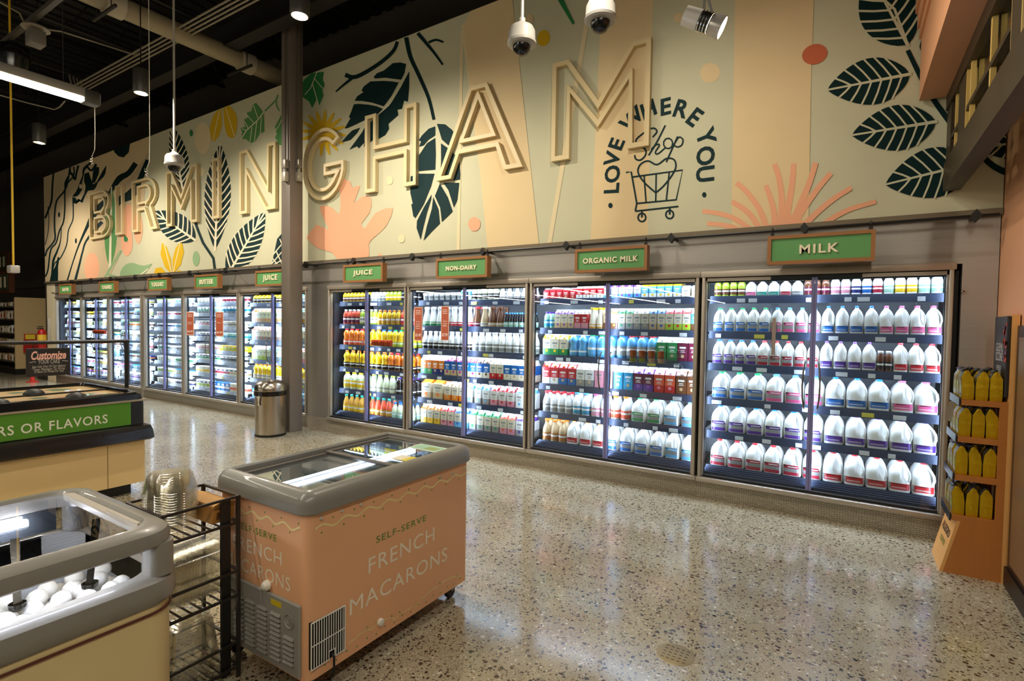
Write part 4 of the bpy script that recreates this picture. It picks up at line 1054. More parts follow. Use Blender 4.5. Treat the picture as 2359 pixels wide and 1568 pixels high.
for bk in ('Y2', 'Y3', 'KE'):
    for si in range(8):
        ks = []
        for q in range(3):
            f = RN.choice(palc); l = RN.choice(['white', 'white', 'white', 'mint', 'lime', 'aqua'])
            ks.append(RN.choice([CU(f, l), CU(f, l, .055, .1), PK(f if f != 'dark' else 'white', RN.choice(palc)), YB('white' if RN.random() < .7 else 'mint', 'white', f)]))
        ks = list(dict.fromkeys(ks)); load(bk, si, [(k, 12//len(ks)) for k in ks], jit=.002)
del b, c, h, j
# ------------------------------------------------------------------ pillar with conduits
PIL = mat((124, 114, 104), .5, .1, 'pillar_paint', var=.05, vscale=4)
struct(MB().rbox(-6.832, -6.632, -.426, -.216, 0, 7, .012).build('pillar', PIL))
CON = mat((120, 112, 100), .4, .4, 'conduit_grey')
def conduit(x, y, zb, label, extra):
    t = thing('conduit_drop', label, 'conduit', (x, y, zb))
    MB().tube([(x, y, zb), (x, y, 6.0)]+extra, .013, 8).build('pipe', CON, t, world=True)
    MB().rbox(x-.04, x+.04, y-.03, y+.03, zb-.20, zb-.07, .006).build('lower_box', mat((170, 164, 150), .4, .2, 'box_grey'), t, world=True)
    MB().rbox(x-.045, x+.045, y-.032, y+.028, zb-.02, zb+.10, .006).build('upper_box', mat((128, 120, 108), .4, .2, 'box_dim'), t, world=True)
    MB().tube([(x, y, zb-.10), (x, y, zb)], .022, 10).build('coupling', CHROME, t, world=True)
p1 = at(657, 385, y=-.46); p2 = at(688, 385, x=-6.60)
conduit(p1.x, -.46, p1.z, 'grey conduit with switch boxes on the camera-facing side of the pillar', [(p1.x-.25, -.46, 6.4)])
conduit(-6.60, p2.y, p2.z, 'grey conduit with switch boxes on the aisle side of the pillar', [])

# ------------------------------------------------------------------ steel litter bin
bx, by = -6.715, -.665
t = thing('litter_bin', 'round brushed steel litter bin with domed open lid in front of the pillar', 'bin', (bx, by, 0))
BIN = streak((190, 182, 170), .24, (24, 24, .6), .22, 'bin_steel', 1.0, .0)
MB().lathe([(.195, .03), (.198, .032), (.198, .56), (.194, .56)], 40).build('body', BIN, t)
MB().lathe([(.0, 0), (.202, 0), (.204, .03), (.19, .03)], 40).build('base', BLACKM, t)
MB().lathe([(.206, .555), (.213, .56), (.213, .615), (.206, .62), (.19, .62), (.19, .555)], 40, cap0=False, cap1=False).build('collar', BLACKG, t)
MB().lathe([(.206, .62), (.207, .64), (.198, .69), (.172, .73), (.14, .752), (.118, .75), (.112, .72)], 40, cap0=False, cap1=False).build('lid', BIN, t)
MB().lathe([(.0, .60), (.188, .60), (.186, .64)], 24, cap0=False, cap1=False).build('liner', mat((30, 28, 26), .6, 0, 'dark_liner'), t)
l = MB(); l.tube([(-.05+.21*cos(a), .0+.21*sin(a), .545-.01*sin(3*a)) for a in [radians(q) for q in range(-75, 20, 8)]], .012, 6)
l.loft([[(.045+dx, -.206-dy, z) for dx, dy in ((-w, 0), (0, .006), (w, 0), (0, -.004))] for z, w in ((.56, .03), (.52, .022), (.48, .012), (.44, .022), (.43, .004))])
l.build('bag_edge', mat((214, 206, 190), .4, 0, 'white_bag'), t)

# ------------------------------------------------------------------ domed cameras on poles
CAMW = mat((168, 165, 158), .35, 0, 'camera_white')
def dome(px, py, label, s=1.0, up=7.0):
    p = at(px, py, y=-1.5)
    t = thing('dome_camera', label, 'security camera', p)
    MB().lathe([(.0, .16*s), (.03*s, .16*s), (.05*s, .135*s), (.088*s, .12*s), (.103*s, .09*s), (.106*s, .02*s), (.112*s, .012*s), (.112*s, -.008*s), (.1*s, -.02*s), (.068*s, -.022*s)], 28, cap1=False).build('housing', CAMW, t)
    MB().lathe([(.07*s, -.018*s), (.066*s, -.05*s), (.045*s, -.08*s), (.0, -.092*s)], 24, cap0=False, cap1=False).build('dome', BLACKG, t)
    MB().lathe([(.024*s, -.082*s), (.02*s, -.094*s), (0, -.096*s)], 12, cap0=False).build('lens', mat((60, 50, 46), .1, .3, 'lens_dark'), t)
    MB().tube([(0, 0, .15*s), (0, 0, up-p.z)], .014, 10).tube([(0, 0, .15*s), (0, 0, .19*s)], .026, 10).build('pole', mat((196, 192, 182), .35, .2, 'pole_white'), t)
dome(1202, 100, 'silver dome camera on a pole above the gap between the letters A and M', 1.0)
dome(1383, 45, 'silver dome camera hanging over the top of the letter M', 1.0)
dome(402, 380, 'cream dome camera on a long pole over the letter M near the wall end', 1.05)

# ------------------------------------------------------------------ things under the deck
BEAM = mat((25, 21, 17), .6, .1, 'steel_beam')
bm_ = MB()
for z0, z1, h_ in ((5.55, 5.58, .2), (5.92, 5.95, .2)): bm_.box(-30, 3, -.62-h_/2, -.62+h_/2, z0, z1)
bm_.box(-30, 3, -.635, -.605, 5.58, 5.92); tag(bm_.build('roof_beam', BEAM), 'dark steel beam running under the deck along the mural wall', 'beam')
for i, x in enumerate((-8.6, -10.6, -12.6, -14.8)):
    j_ = MB(); j_.bar((x, -14, 6.75), (x, .9, 6.75), .07, .06).bar((x, -14, 6.2), (x, .9, 6.2), .06, .05)
    for k in range(24):
        y = -14+k*.62; j_.bar((x, y, 6.2), (x, y+.31, 6.75), .02, .02).bar((x, y+.31, 6.75), (x, y+.62, 6.2), .02, .02)
    tag(j_.build('roof_joist', BEAM), 'open web steel joist under the deck, %s one from the mural end' % ORD[3-i], 'joist', 'joists under the deck')
PIPE = mat((150, 138, 112), .5, 0, 'wrapped_pipe', var=.06)
a, b = at(250, 5, z=5.5), at(660, 185, z=5.5); px_ = (a.x+b.x)/2
t = thing('insulated_pipe', 'thick cream insulated pipe running toward the pillar under the deck', 'pipe', (px_, -1, 5.5))
MB().tube([(px_, -4.2, 5.5), (px_, .8, 5.5)], .125, 20).build('pipe', PIPE, t, world=True)
for nm_, yy in (('coupling', a.y+.05), ('coupling', at(575, 140, z=5.5).y)):
    MB().lathe([(.12, -.11), (.15, -.10), (.15, .10), (.12, .11)], 20, (px_, yy, 5.5), axis='y').build(nm_, mat((176, 166, 146), .5, 0, 'coupling_white'), t, world=True)
    MB().bar((px_-.32, yy-.1, 5.34), (px_+.32, yy-.1, 5.34), .03, .03).tube([(px_-.2, yy-.1, 5.34), (px_-.2, yy-.1, 6.9)], .006, 5).tube([(px_+.2, yy-.1, 5.34), (px_+.2, yy-.1, 6.9)], .006, 5).build('hanger', BEAM, t, world=True)
ca, cb = at(190, 208, z=5.5), at(560, 0, z=5.5)
for i in range(4):
    y = (ca.y+cb.y)/2+.06-i*.06
    o = MB().tube([(-11.45+i*.02, y, 5.72), (-11.35+i*.02, y, 5.52), (-11.2, y, 5.5), (-2, y, 5.5)], .014, 6).build('ceiling_conduit', mat((148, 140, 122), .4, .3, 'conduit_light'))
    tag(o, 'grey conduit in the bank of four beside the beam, %s from the mural' % ORD[i], 'conduit', 'bank of four conduits under the deck')
o = MB().tube([at(0, 5, z=5.9), at(45, 30, z=5.9), at(60, 62, z=5.85), at(140, 72, z=5.85), at(285, 118, z=5.85), at(310, 126, z=5.85), at(330, 118, z=5.8)], .012, 6).build('ceiling_conduit', mat((148, 140, 122), .4, .3, 'conduit_light'))
tag(o, 'single thin conduit with a bent end crossing below the deck ribs', 'conduit')
o = MB().tube([at(0, 219, z=4.6), at(60, 236, z=4.6), at(125, 252, z=4.6), at(138, 246, z=4.6), at(150, 232, z=4.65)], .010, 6).build('ceiling_conduit', mat((130, 122, 108), .4, .3, 'conduit_dim'))
tag(o, 'thin conduit with an S bend below the long linear light', 'conduit')
o = MB().bar(at(-30, 130, z=4.9), at(140, -8, z=4.9), .05, .05).build('lighting_rail', mat((84, 78, 68), .45, .3, 'rail_grey'))
tag(o, 'grey strut rail crossing the ceiling corner above the linear light', 'rail')
p = at(82, 70, z=4.79)
t = thing('wireless_box', 'small grey box and saucer clamped to the strut rail', 'device', p)
MB().lathe([(.0, .06), (.05, .06), (.12, .03), (.13, .015), (.0, .0)], 24).build('saucer', mat((150, 142, 126), .5, 0, 'saucer_grey'), t)
MB().rbox(-.09, .09, -.07, .07, -.17, -.01, .012).build('body', mat((104, 98, 86), .5, 0, 'device_grey'), t)
p = at(30, 130, z=4.7)
t = thing('hanging_speaker', 'black round hanging speaker at the upper corner above the linear light', 'speaker', p)
MB().lathe([(.0, .16), (.06, .16), (.15, .10), (.17, .05), (.165, -.02), (.12, -.20), (.0, -.21)], 24).build('body', BLACKG, t)
MB().tube([(0, 0, .15), (0, 0, .172)], .03, 8).build('stem', BLACKM, t)
# looped cables with coiled ends
for px, y0, y1, lab in ((218, 250, 372, 'thin white cable with a coiled end dangling from the linear light'), (344, 245, 402, 'thin white cable with a coiled end hanging in front of the mural')):
    q = at(px, y0, y=-2.435); e = at(px-7, y1, y=-2.435); m_ = MB()
    pts = [(q.x, q.y, 4.0 if px < 300 else 6.9), (q.x+.004, q.y, (q.z+e.z)/2+.05), (q.x-.01, q.y, e.z+.12), (e.x, q.y, e.z+.05)]
    pts += [(e.x+.012*cos(k*1.2), q.y+.012*sin(k*1.2), e.z+.05-k*.006) for k in range(14)]
    tag(m_.tube(pts, .0035, 5).build('cable', mat((210, 204, 190), .4, .2, 'cable_white')), lab, 'cable')
# yellow power drop with box
q = at(31, 620, y=-2.6)
t = thing('power_drop', 'yellow hanging power cord with a grey outlet box over the far freezer', 'power drop', q)
MB().tube([(0, 0, .05), (0, 0, 6.9-q.z)], .013, 6).build('cord', mat((206, 166, 40), .4, 0, 'yellow_cord'), t)
MB().rbox(-.075, .075, -.05, .05, -.05, .05, .01).build('outlet_box', mat((170, 166, 158), .45, .1, 'outlet_grey'), t)

# ------------------------------------------------------------------ far end of the shop
FX = -19.0
t = thing('produce_shelf', 'tan-ended open shelf unit with white goods at the far end', 'shelf unit', (-22, .6, 0))
w = MB(); w.box(FX-.05, FX, -.1, 1.15, .16, 2.1); w.build('end_panel', mat((196, 172, 124), .6, 0, 'tan_laminate', var=.04), t, world=True)
w = MB(); w.box(-25, FX, -.1, 1.1, 0, .16); w.build('plinth', BLACKM, t, world=True)
w = MB(); w.box(-25, FX-.05, 1.0, 1.1, .16, 2.0); w.build('back_panel', mat((70, 58, 44), .6, 0, 'dark_back'), t, world=True)
for z in (.30, .70, 1.10, 1.50, 1.86):
    MB().box(-25, FX-.05, .1, 1.0, z-.03, z).build('shelf', mat((90, 78, 62), .5, .1, 'shelf_brown'), t, world=True)
kk = 0
for zi, z in enumerate((.302, .702, 1.102, 1.502, 1.862)):
    for i in range(9):
        x = FX-.22-i*.26; hh = (.22, .26, .24, .26, .14)[zi]
        m_ = MB(); m_.rbox(-.10, .10, -.10, .10, 0, hh*RN.uniform(.8, 1), .02, 0, 1).rbox(-.06, .06, -.105, -.095, hh*.2, hh*.6, .002, 1, 1)
        o = m_.build('packaged_bread', [mat(RN.choice([(232, 222, 200), (210, 190, 150), (180, 150, 110), (240, 236, 226)]), .45, 0, 'bread_bag'), mat(RN.choice([(250, 246, 240), (120, 100, 80), (200, 90, 60)]), .5, 0, 'bread_label')])
        o.location = (x, .24, z)
        tag(o, 'pale bagged loaf, %s from the tan end panel, %s shelf of far unit' % (ORD[i], ('bottom', 'second', 'middle', 'fourth', 'top')[zi]), 'packaged food', 'bagged goods on the far shelf unit')
e = at(96, 800, y=-.05)
t = thing('fire_extinguisher', 'red fire extinguisher hung at the far end of the mural wall', 'fire extinguisher', (-16.99, -.12, .78))
MB().lathe([(.0, 0), (.085, .0), (.09, .02), (.09, .40), (.07, .46), (.03, .50), (.0, .50)], 20).build('cylinder', mat((170, 20, 22), .3, 0, 'extinguisher_red'), t)
MB().lathe([(.091, .22), (.091, .36)], 20, cap0=False, cap1=False).build('label', mat((230, 190, 60), .4, 0, 'yellow_label'), t)
MB().box(-.02, .02, -.09, .03, .50, .53).box(-.02, .02, -.08, .02, .55, .57).build('valve', BLACKM, t)
MB().box(-.05, .05, .0905, .10, .05, .46).build('wall_bracket', mat((120, 116, 110), .4, .4, 'bracket_grey'), t)
MB().box(-17.06, -16.945, -.02, .1, 0, 2.4).build('trim_7', mat((58, 50, 42), .6, 0, 'wall_end_dark')); bpy.data.objects['trim_7']['kind'] = 'structure'
t = thing('fire_blanket_pouch', 'red pouch with a yellow notice on the tan shelf end', 'safety notice', (FX+.01, at(69, 770, x=FX).y, at(69, 812, x=FX).z))
MB().box(0, .05, -.15, .13, 0, .34).build('pouch', mat((176, 22, 20), .5, 0, 'pouch_red'), t)
MB().box(0, .015, -.13, .13, .35, .52).box(.015, .018, -.105, .105, .37, .50, 1).build('notice', [mat((190, 40, 30), .5, 0, 'notice_red'), mat((236, 214, 60), .5, 0, 'notice_yellow')], t)
q = at(75, 880, z=0)
t = thing('floor_sign', 'red wet floor cone standing behind the cake freezer', 'floor sign', q)
MB().lathe([(.12, 0), (.12, .015), (.05, .025), (.02, .30), (.0, .31)], 16).build('cone', mat((190, 36, 24), .5, 0, 'cone_red'), t)
q = at(117, 872, z=0)
t = thing('floor_box', 'small black box standing on the floor by the far wall end', 'box', q)
MB().rbox(-.26, .26, -.2, .2, 0, .22, .02).build('body', BLACKM, t); MB().rbox(-.1, .1, -.03, .03, .22, .25, .01).build('grip', BLACKM, t)
q = at(120, 780, y=-.03)
for i, (z0, z1, px, hw) in enumerate(((2.95, 3.55, 8, .6), (2.25, 2.85, 10, .62))):
    yy_ = .5 if i == 0 else .1; x = at(px, 640, y=yy_).x
    t = thing('hanging_sign', ('upper' if i == 0 else 'lower')+' dark brown framed sign hanging over the far shelf unit', 'sign', (x, yy_, z0))
    MB().box(-hw, hw, -.06, .06, 0, z1-z0).build('frame', streak((96, 52, 22), .5, (3, 3, 20), .2, 'dark_oak', 0, .02), t)
    MB().box(-hw+.08, hw-.08, -.075, -.06, .08, z1-z0-.08).build('panel', mat((60, 74, 50), .6, 0, 'sign_dark_green'), t)
    m_ = MB()
    for k in range(3): m_.box(-hw+.2+k*.35, -hw+.32+k*.35, -.085, -.075, .15, z1-z0-.15)
    m_.build('lettering', LETC, t)
    m_ = MB()
    for s_ in (-1, 1): m_.tube([(s_*(hw-.1), 0, z1-z0), (s_*(hw-.1), 0, 6.9-z0)], .006, 5)
    m_.build('hanger', BLACKM, t)
m_ = MB().rbox(-.025, .025, -.06, .0, -.2, .35, .004); o = m_.build('wall_duct', mat((190, 188, 180), .4, .3, 'duct_grey')); o.location = (-16.7, -.031, 1.2)
tag(o, 'slim grey upright cover on the cream wall end beside the KEFIR cooler', 'cover plate')

# ------------------------------------------------------------------ window front of the pink wall
BRW = mat((50, 37, 20), .45, 0, 'window_brown', var=.08)
BRL = mat((198, 168, 96), .45, 0, 'window_lit_ochre')  # ochre puts the light on the frame edges into their colour
YA, YB_ = -.085, -2.6
m_ = MB(); m_.box(.40, .905, YB_, YA, 3.285, 4.6).box(.386, .40, YB_, YA, 3.74, 4.6).box(.372, .386, YB_, YA, 3.82, 4.6).box(.358, .372, YB_, YA, 3.93, 4.6)
struct(m_.build('trim_8', PINK))
m_ = MB(); m_.box(.56, .66, YB_, YA, 2.60, 2.80)
m_.box(.56, .66, YB_, YA, 3.18, 3.284)
for a_, b_ in ((-.27, YA), (-.80, -.57), (-2.06, -1.91)): m_.box(.57, .65, a_, b_, 2.80, 3.18)
w1 = m_.build('window_1', BRW); struct(w1)
m_ = MB()
for yc in (-.40, -.93, -1.46): m_.box(.576, .599, yc-.016, yc+.016, 2.80, 3.18).box(.612, .635, yc-.016, yc+.016, 2.80, 3.18)
for yc in (-.815, -1.90, -2.07): m_.box(.572, .60, yc-.008, yc+.008, 2.80, 3.18).box(.606, .62, yc-.008, yc+.008, 2.80, 3.18)
m_.build('window_stop', BRL, w1)
m_ = MB()
for a_, b_ in ((-.57, -.27), (-2.02, -.80)): m_.box(.574, .626, a_, b_, 2.925, 2.955)
m_.build('glazing_bar', BRW, w1)
m_ = MB()
for a_, b_ in ((-.57, -.27), (-2.02, -.80)): m_.box(.604, .609, a_, b_, 2.80, 3.18)
m_.build('glass', glassm('window_glass', (225, 232, 225), .7, 0, .05), w1)
# ------------------------------------------------------------------ macaron freezer
PEACH = mat((238, 180, 136), .5, 0, 'peach_vinyl', var=.02, vscale=3)
GREYP = mat((134, 132, 126), .32, 0, 'grey_plastic', coat=.3)
FX0, FX1, FY0, FY1 = -2.49, -1.835, -3.715, -2.615
t = MAC = thing('dessert_freezer', 'peach chest freezer with grey rim and sliding glass lid reading FRENCH MACARONS', 'freezer', ((FX0+FX1)/2, (FY0+FY1)/2, 0))
def B(m, nm_, mt, par=None, ang=35): return m.build(nm_, mt, par or t, ang, world=True)
b = MB(); b.loft([rr(FX0, FX1, FY0, FY1, .045, z) for z in (.095, .80)], 0, True, True, False); B(b, 'body', PEACH)
def rimprofile(o): return [rr(FX0-a, FX1+a, FY0-a, FY1+a, max(.012, .05+a), z, 6) for a, z in o]
b = MB(); b.loft(rimprofile([(-.02, .79), (.012, .79), (.020, .797), (.020, .835), (.014, .855), (0, .873), (-.022, .884), (-.038, .885), (-.046, .878), (-.048, .855), (-.048, .79)]), 0, True, False, False, True); B(b, 'rim', GREYP)
WHI = mat((206, 206, 204), .4, 0, 'liner_white')
b = MB(); b.loft([rr(FX0+.055, FX1-.055, FY0+.055, FY1-.055, .02, z) for z in (.855, .30)], 0, False, False, True); B(b, 'liner', WHI)
ym = -3.13
for nm_, y0, y1, z in (('lid_rear', FY0+.05, ym+.02, .851), ('lid_front', ym-.02, FY1-.05, .860)):
    b = MB(); f = .022
    for q in ((FX0+.05, FX1-.05, y0, y0+f), (FX0+.05, FX1-.05, y1-f, y1), (FX0+.05, FX0+.05+f, y0+f, y1-f), (FX1-.05-f, FX1-.05, y0+f, y1-f)): b.rbox(q[0], q[1], q[2], q[3], z-.006, z+.006, .002, 0, 1)
    ld = B(b, 'lid', mat((112, 106, 100), .4, .2, 'lid_grey'))
    g = MB(); g.box(FX0+.07, FX1-.07, y0+f, y1-f, z-.002, z+.002); B(g, 'glass', glassm('lid_glass', (232, 240, 240), 1.0, .0, .05), ld)
    if nm_ == 'lid_front':
        s = MB(); s.box(FX1-.30, FX1-.09, FY1-.20, FY1-.085, z+.0025, z+.0035, 0).box(FX1-.29, FX1-.10, FY1-.19, FY1-.095, z+.0035, z+.004, 1).box(FX1-.2, FX1-.12, FY1-.18, FY1-.12, z+.004, z+.0044, 2); B(s, 'sticker', [mat((238, 238, 214), .4, 0, 'sticker_cream'), mat((160, 206, 176), .4, 0, 'sticker_mint'), mat((150, 170, 90), .4, 0, 'sticker_olive')], ld)
        s = MB(); s.box(FX1-.20, FX1-.09, y0+.10, y0+.19, z+.0025, z+.0035, 0).box(FX1-.13, FX1-.09, y0+.10, y0+.19, z+.0035, z+.004, 1); B(s, 'sticker', [mat((238, 232, 210), .4, 0, 'sticker_ivory'), mat((226, 206, 60), .4, 0, 'sticker_yellow')], ld)
# lamp bar inside under the lid
b = MB(); b.rbox(-2.20, -2.165, FY0+.08, FY1-.08, .805, .835, .006, 0, 1); lb = B(b, 'lamp_bar', mat((180, 180, 186), .3, .5, 'lamp_bar_alu'))
b = MB(); b.box(-2.198, -2.168, FY0+.10, FY1-.10, .8352, .8365).box(-2.164, -2.163, FY0+.10, FY1-.10, .808, .83); B(b, 'tube', emis((222, 230, 255), 7, 'freezer_led'), lb)
# screws, plugs
for px, py in ((739, 1193), (787, 1176), (831, 1161), (1014, 1099), (1042, 1090), (1069, 1079)):
    q = at(px, py, x=FX1+.001); b = MB(); b.lathe([(.0, .010), (.005, .009), (.0075, .004), (.008, 0)], 10, (q.x, q.y, q.z), axis='x'); B(b, 'screw', mat((214, 208, 196), .25, .3, 'screw_nickel'))
q = at(875, 1432, x=FX1); b = MB(); b.lathe([(.0, .016), (.016, .014), (.018, .0)], 16, (FX1, q.y, q.z), axis='x'); B(b, 'drain_plug', mat((240, 236, 226), .35, 0, 'plug_white'))
q = at(620, 1345, y=FY0); b = MB()
b.lathe([(.0, -.034), (.014, -.030), (.022, -.018), (.022, -.006), (.016, 0)], 16, (q.x, FY0, q.z), axis='y'); B(b, 'plug_knob', mat((240, 236, 226), .35, 0, 'plug_white'))
# wire grille on the long side
gp = [at(x, y, x=FX1) for x, y in ((716, 1433), (794, 1395), (791, 1498), (714, 1542))]
gy0, gy1 = (gp[0].y+gp[3].y)/2, (gp[1].y+gp[2].y)/2; gz1, gz0 = (gp[0].z+gp[1].z)/2, (gp[2].z+gp[3].z)/2
b = MB(); b.box(FX1-.02, FX1+.0012, gy0, gy1, gz0, gz1); B(b, 'vent_opening', mat((10, 9, 9), .8, 0, 'vent_black'))
b = MB(); X = FX1+.006
ymid = gy0+(gy1-gy0)*.6; wd = (gy1-gy0)*.09
b.tube([(X, gy0, gz0), (X, ymid-wd, gz0), (X, ymid-wd, gz0+.035), (X, ymid+wd, gz0+.035), (X, ymid+wd, gz0), (X, gy1, gz0)], .0028, 6)
b.tube([(X, gy1, gz0), (X, gy1, gz1)], .0028, 6).tube([(X, gy1, gz1), (X, gy0, gz1)], .0028, 6).tube([(X, gy0, gz1), (X, gy0, gz0)], .0028, 6)
b.tube([(X, gy0, (gz0+gz1)/2), (X, gy1, (gz0+gz1)/2)], .0026, 6)
for k in range(1, 14):
    y = gy0+(gy1-gy0)*k/14; b.tube([(X+.002, y, gz0+(.035 if abs(y-ymid) < wd else 0)), (X+.002, y, gz1+.006)], .002, 5)
B(b, 'wire_grille', mat((236, 234, 228), .35, 0, 'wire_white'))
b = MB(); b.tube([(FX1-.002, ymid, gz0+.02), (FX1+.02, ymid, gz0+.012), (FX1+.025, ymid-.004, gz0-.05), (FX1+.01, ymid-.03, .03), (FX1-.04, ymid-.1, .008), (FX1-.3, ymid-.15, .008)], .005, 8); B(b, 'power_cord', BLACKM)
# louvred panel on the end
ex0, ex1, ez0, ez1 = -2.44, -1.868, .105, .415
b = MB(); b.rbox(ex0, ex1, FY0-.012, FY0+.002, ez0, ez1, .006, 0, 1)
LGREY = mat((150, 148, 142), .45, 0, 'louvre_grey')
cols = [(ex1-.10, ex1-.035, .15, .29), (ex1-.19, ex1-.125, .14, .365), (ex1-.285, ex1-.22, .14, .365), (ex1-.375, ex1-.31, .14, .365), (ex1-.465, ex1-.40, .14, .365)]
for a0, a1, z0, z1 in cols:
    n = int((z1-z0)/.021)
    for k in range(n):
        z = z0+k*.021
        b.add([(a0, FY0-.012, z), (a1, FY0-.012, z), (a1, FY0-.021, z+.004), (a0, FY0-.021, z+.004), (a0, FY0-.0125, z+.0145), (a1, FY0-.0125, z+.0145)], [(0, 1, 2, 3), (3, 2, 5, 4), (0, 3, 4), (1, 5, 2)], 0)
        b.box(a0, a1, FY0-.0128, FY0-.0122, z-.005, z-.0005, 1)
b.lathe([(.030, -.0125), (.032, -.016), (.029, -.017), (.027, -.0125)], 24, (ex1-.066, FY0, .335), axis='y', cap0=False, cap1=False)
for k in range(3):
    a = radians(90+120*k); b.tube([(ex1-.066+.014*cos(a+.8*q_), FY0-.0135, .335+.014*sin(a+.8*q_)) for q_ in (-.8, 0, .8)], .0022, 5)
B(b, 'louvre_panel', [LGREY, mat((20, 20, 20), .7, 0, 'slot_black')])
b = MB(); b.box(ex1-.19, ex1-.12, FY0-.0135, FY0-.0125, .372, .395); B(b, 'warning_sticker', mat((206, 184, 30), .5, 0, 'sticker_warning'))
# graphics
INKW, INKG, INKC = mat((250, 238, 218), .5, 0, 'ink_cream'), mat((98, 140, 62), .5, 0, 'ink_green'), mat((244, 224, 160), .5, 0, 'ink_sand')
def side(u, v, w): return (FX1+.0012, (FY0+FY1)/2+u, v)
def end(u, v, w): return ((FX0+FX1)/2+u, FY0-.0012, v)
def yz(px, py): p = at(px, py, x=FX1); return p.y-(FY0+FY1)/2, p.z
b = MB(); L1 = 0
u1, v1 = yz(927, 1216); u2, v2 = yz(925, 1266); u3, v3 = yz(915, 1338)
b.text('SELF-SERVE', side, .045, 1, .0002, 1.15, cx=u1, cy=v1, width=abs(yz(985, 1200)[0]-yz(871, 1238)[0]))
u2 = (yz(1000, 1250)[0]+yz(849, 1300)[0])/2; u3 = (yz(1028, 1290)[0]+yz(803, 1400)[0])/2+.006
b.text('FRENCH', side, .105, 0, 0.0, 1.1, cx=u2, cy=v2, width=abs(yz(1000, 1250)[0]-yz(849, 1290)[0]))
b.text('MACARONS', side, .105, 0, 0.0, 1.08, cx=u3, cy=v3, width=abs(yz(1028, 1290)[0]-yz(803, 1390)[0]))
xe = at(600, 1330, y=FY0).x-(FX0+FX1)/2
b.text('SELF-SERVE', end, .042, 1, .0002, 1.15, cx=-.02, cy=.655, width=.29)
b.text('FRENCH', end, .085, 0, 0.0, 1.1, cx=-.02, cy=.575, width=.36); b.text('MACARONS', end, .085, 0, 0.0, 1.08, cx=-.02, cy=.48, width=.48)
def stroke(pts, w, fn, m):
    n = len(pts); V = []
    for i, p in enumerate(pts):
        a, c_ = pts[max(0, i-1)], pts[min(n-1, i+1)]; dx, dy = c_[0]-a[0], c_[1]-a[1]; l_ = math.hypot(dx, dy) or 1
        V.append((p[0]-dy/l_*w/2, p[1]+dx/l_*w/2)); V.append((p[0]+dy/l_*w/2, p[1]-dx/l_*w/2))
    b.add([fn(x, y, 0) for x, y in V], [(2*i, 2*i+1, 2*i+3, 2*i+2) for i in range(n-1)], m)
hw = (FY1-FY0)/2-.04
N = 120
stroke([(-hw+2*hw*i/N, .727+.010*sin(i*.42)) for i in range(N+1)], .009, side, 2)
stroke([(-hw+.17+(2*hw-.2)*i/200+.012*cos(i*.5)*(1 if (i % 40) > 26 else .1), .155+.015*sin(i*.05)+.014*sin(i*.5)*(1 if (i % 40) > 26 else .1)) for i in range(201)], .005, side, 2)
hx_ = (FX1-FX0)/2-.04
stroke([(-hx_+2*hx_*i/80, .727+.010*sin(i*.40+1)) for i in range(81)], .009, end, 2)
for k in range(18):
    u = -hw+.03+k*.058
    for fn, lim in ((side, hw), (end, hx_)):
        if u < lim:
            for vv, du in ((.752 if k % 2 else .703, 0), (.118 if k % 2 else .128, .02)):
                if fn is end and vv < .3: continue
                b.add([fn(u+du+.0045*cos(a*1.05), vv+.0045*sin(a*1.05), 0) for a in range(6)], [tuple(range(6))], 1)
B(b, 'printed_lettering', [INKW, INKG, INKC])
for x, y in ((FX0+.07, FY0+.07), (FX1-.07, FY0+.07), (FX1-.07, FY1-.07), (FX0+.07, FY1-.07)):
    b = MB(); b.lathe([(.0, -.012), (.036, -.012), (.038, -.008), (.038, .008), (.036, .012), (0, .012)], 20, (x, y-.015, .039), axis='x'); wv = B(b, 'caster', BLACKM)
    b = MB(); b.box(x-.018, x-.014, y-.02, y+.01, .04, .092).box(x+.014, x+.018, y-.02, y+.01, .04, .092).box(x-.028, x+.028, y-.03, y+.03, .088, .0955); B(b, 'fork', mat((140, 138, 132), .4, .7, 'caster_fork'), wv)
# trays and macarons inside
o = MB().rbox(-2.40, -1.92, -3.62, -3.16, .36, .44, .01).build('display_tray', mat((208, 176, 160), .5, 0, 'tray_pink')); tag(o, 'pale pink display tray inside the peach macaron freezer', 'tray')
o = MB().rbox(-2.40, -1.92, -3.12, -2.70, .36, .40, .01).build('display_tray', mat((110, 104, 100), .5, 0, 'tray_grey')); tag(o, 'grey display tray at the wall end of the macaron freezer', 'tray')
mp = None
pc = [(228, 140, 110), (214, 96, 84), (236, 200, 150), (220, 160, 90)]
mprot = {}
k_ = 0
for ix in range(7):
    for iy in range(7):
        ci = (ix//2) % 4
        if ci not in mprot:
            m_ = MB(); m_.lathe([(0, 0), (.017, 0), (.021, .004), (.021, .010)], 12, cap1=False); m_.lathe([(.021, .015), (.020, .020), (.012, .026), (0, .027)], 12, cap0=False)
            o = m_.build('macaron', mat(pc[ci], .6, 0, 'macaron_shell')); MB().lathe([(.018, .0095), (.0195, .0125), (.018, .0155)], 12).build('filling', mat((240, 226, 200), .5, 0, 'macaron_cream'), o); mprot[ci] = o
        else: o = copy_tree(mprot[ci])
        o.location = (-2.215+ix*.045+RN.uniform(-.002, .002), -3.57+iy*.047, .4412)
        tag(o, '%s macaron in the pink tray under the sliding glass lid' % ['orange', 'red', 'cream', 'tan'][ci], 'macaron', '%s macarons in the tray' % ['orange', 'red', 'cream', 'tan'][ci])
o = MB().rbox(-2.06, -1.93, -3.10, -3.085, .402, .62, .004).build('chalk_card', [mat((56, 62, 48), .6, 0, 'chalkboard')]); tag(o, 'dark green chalk card standing inside the macaron freezer', 'card')
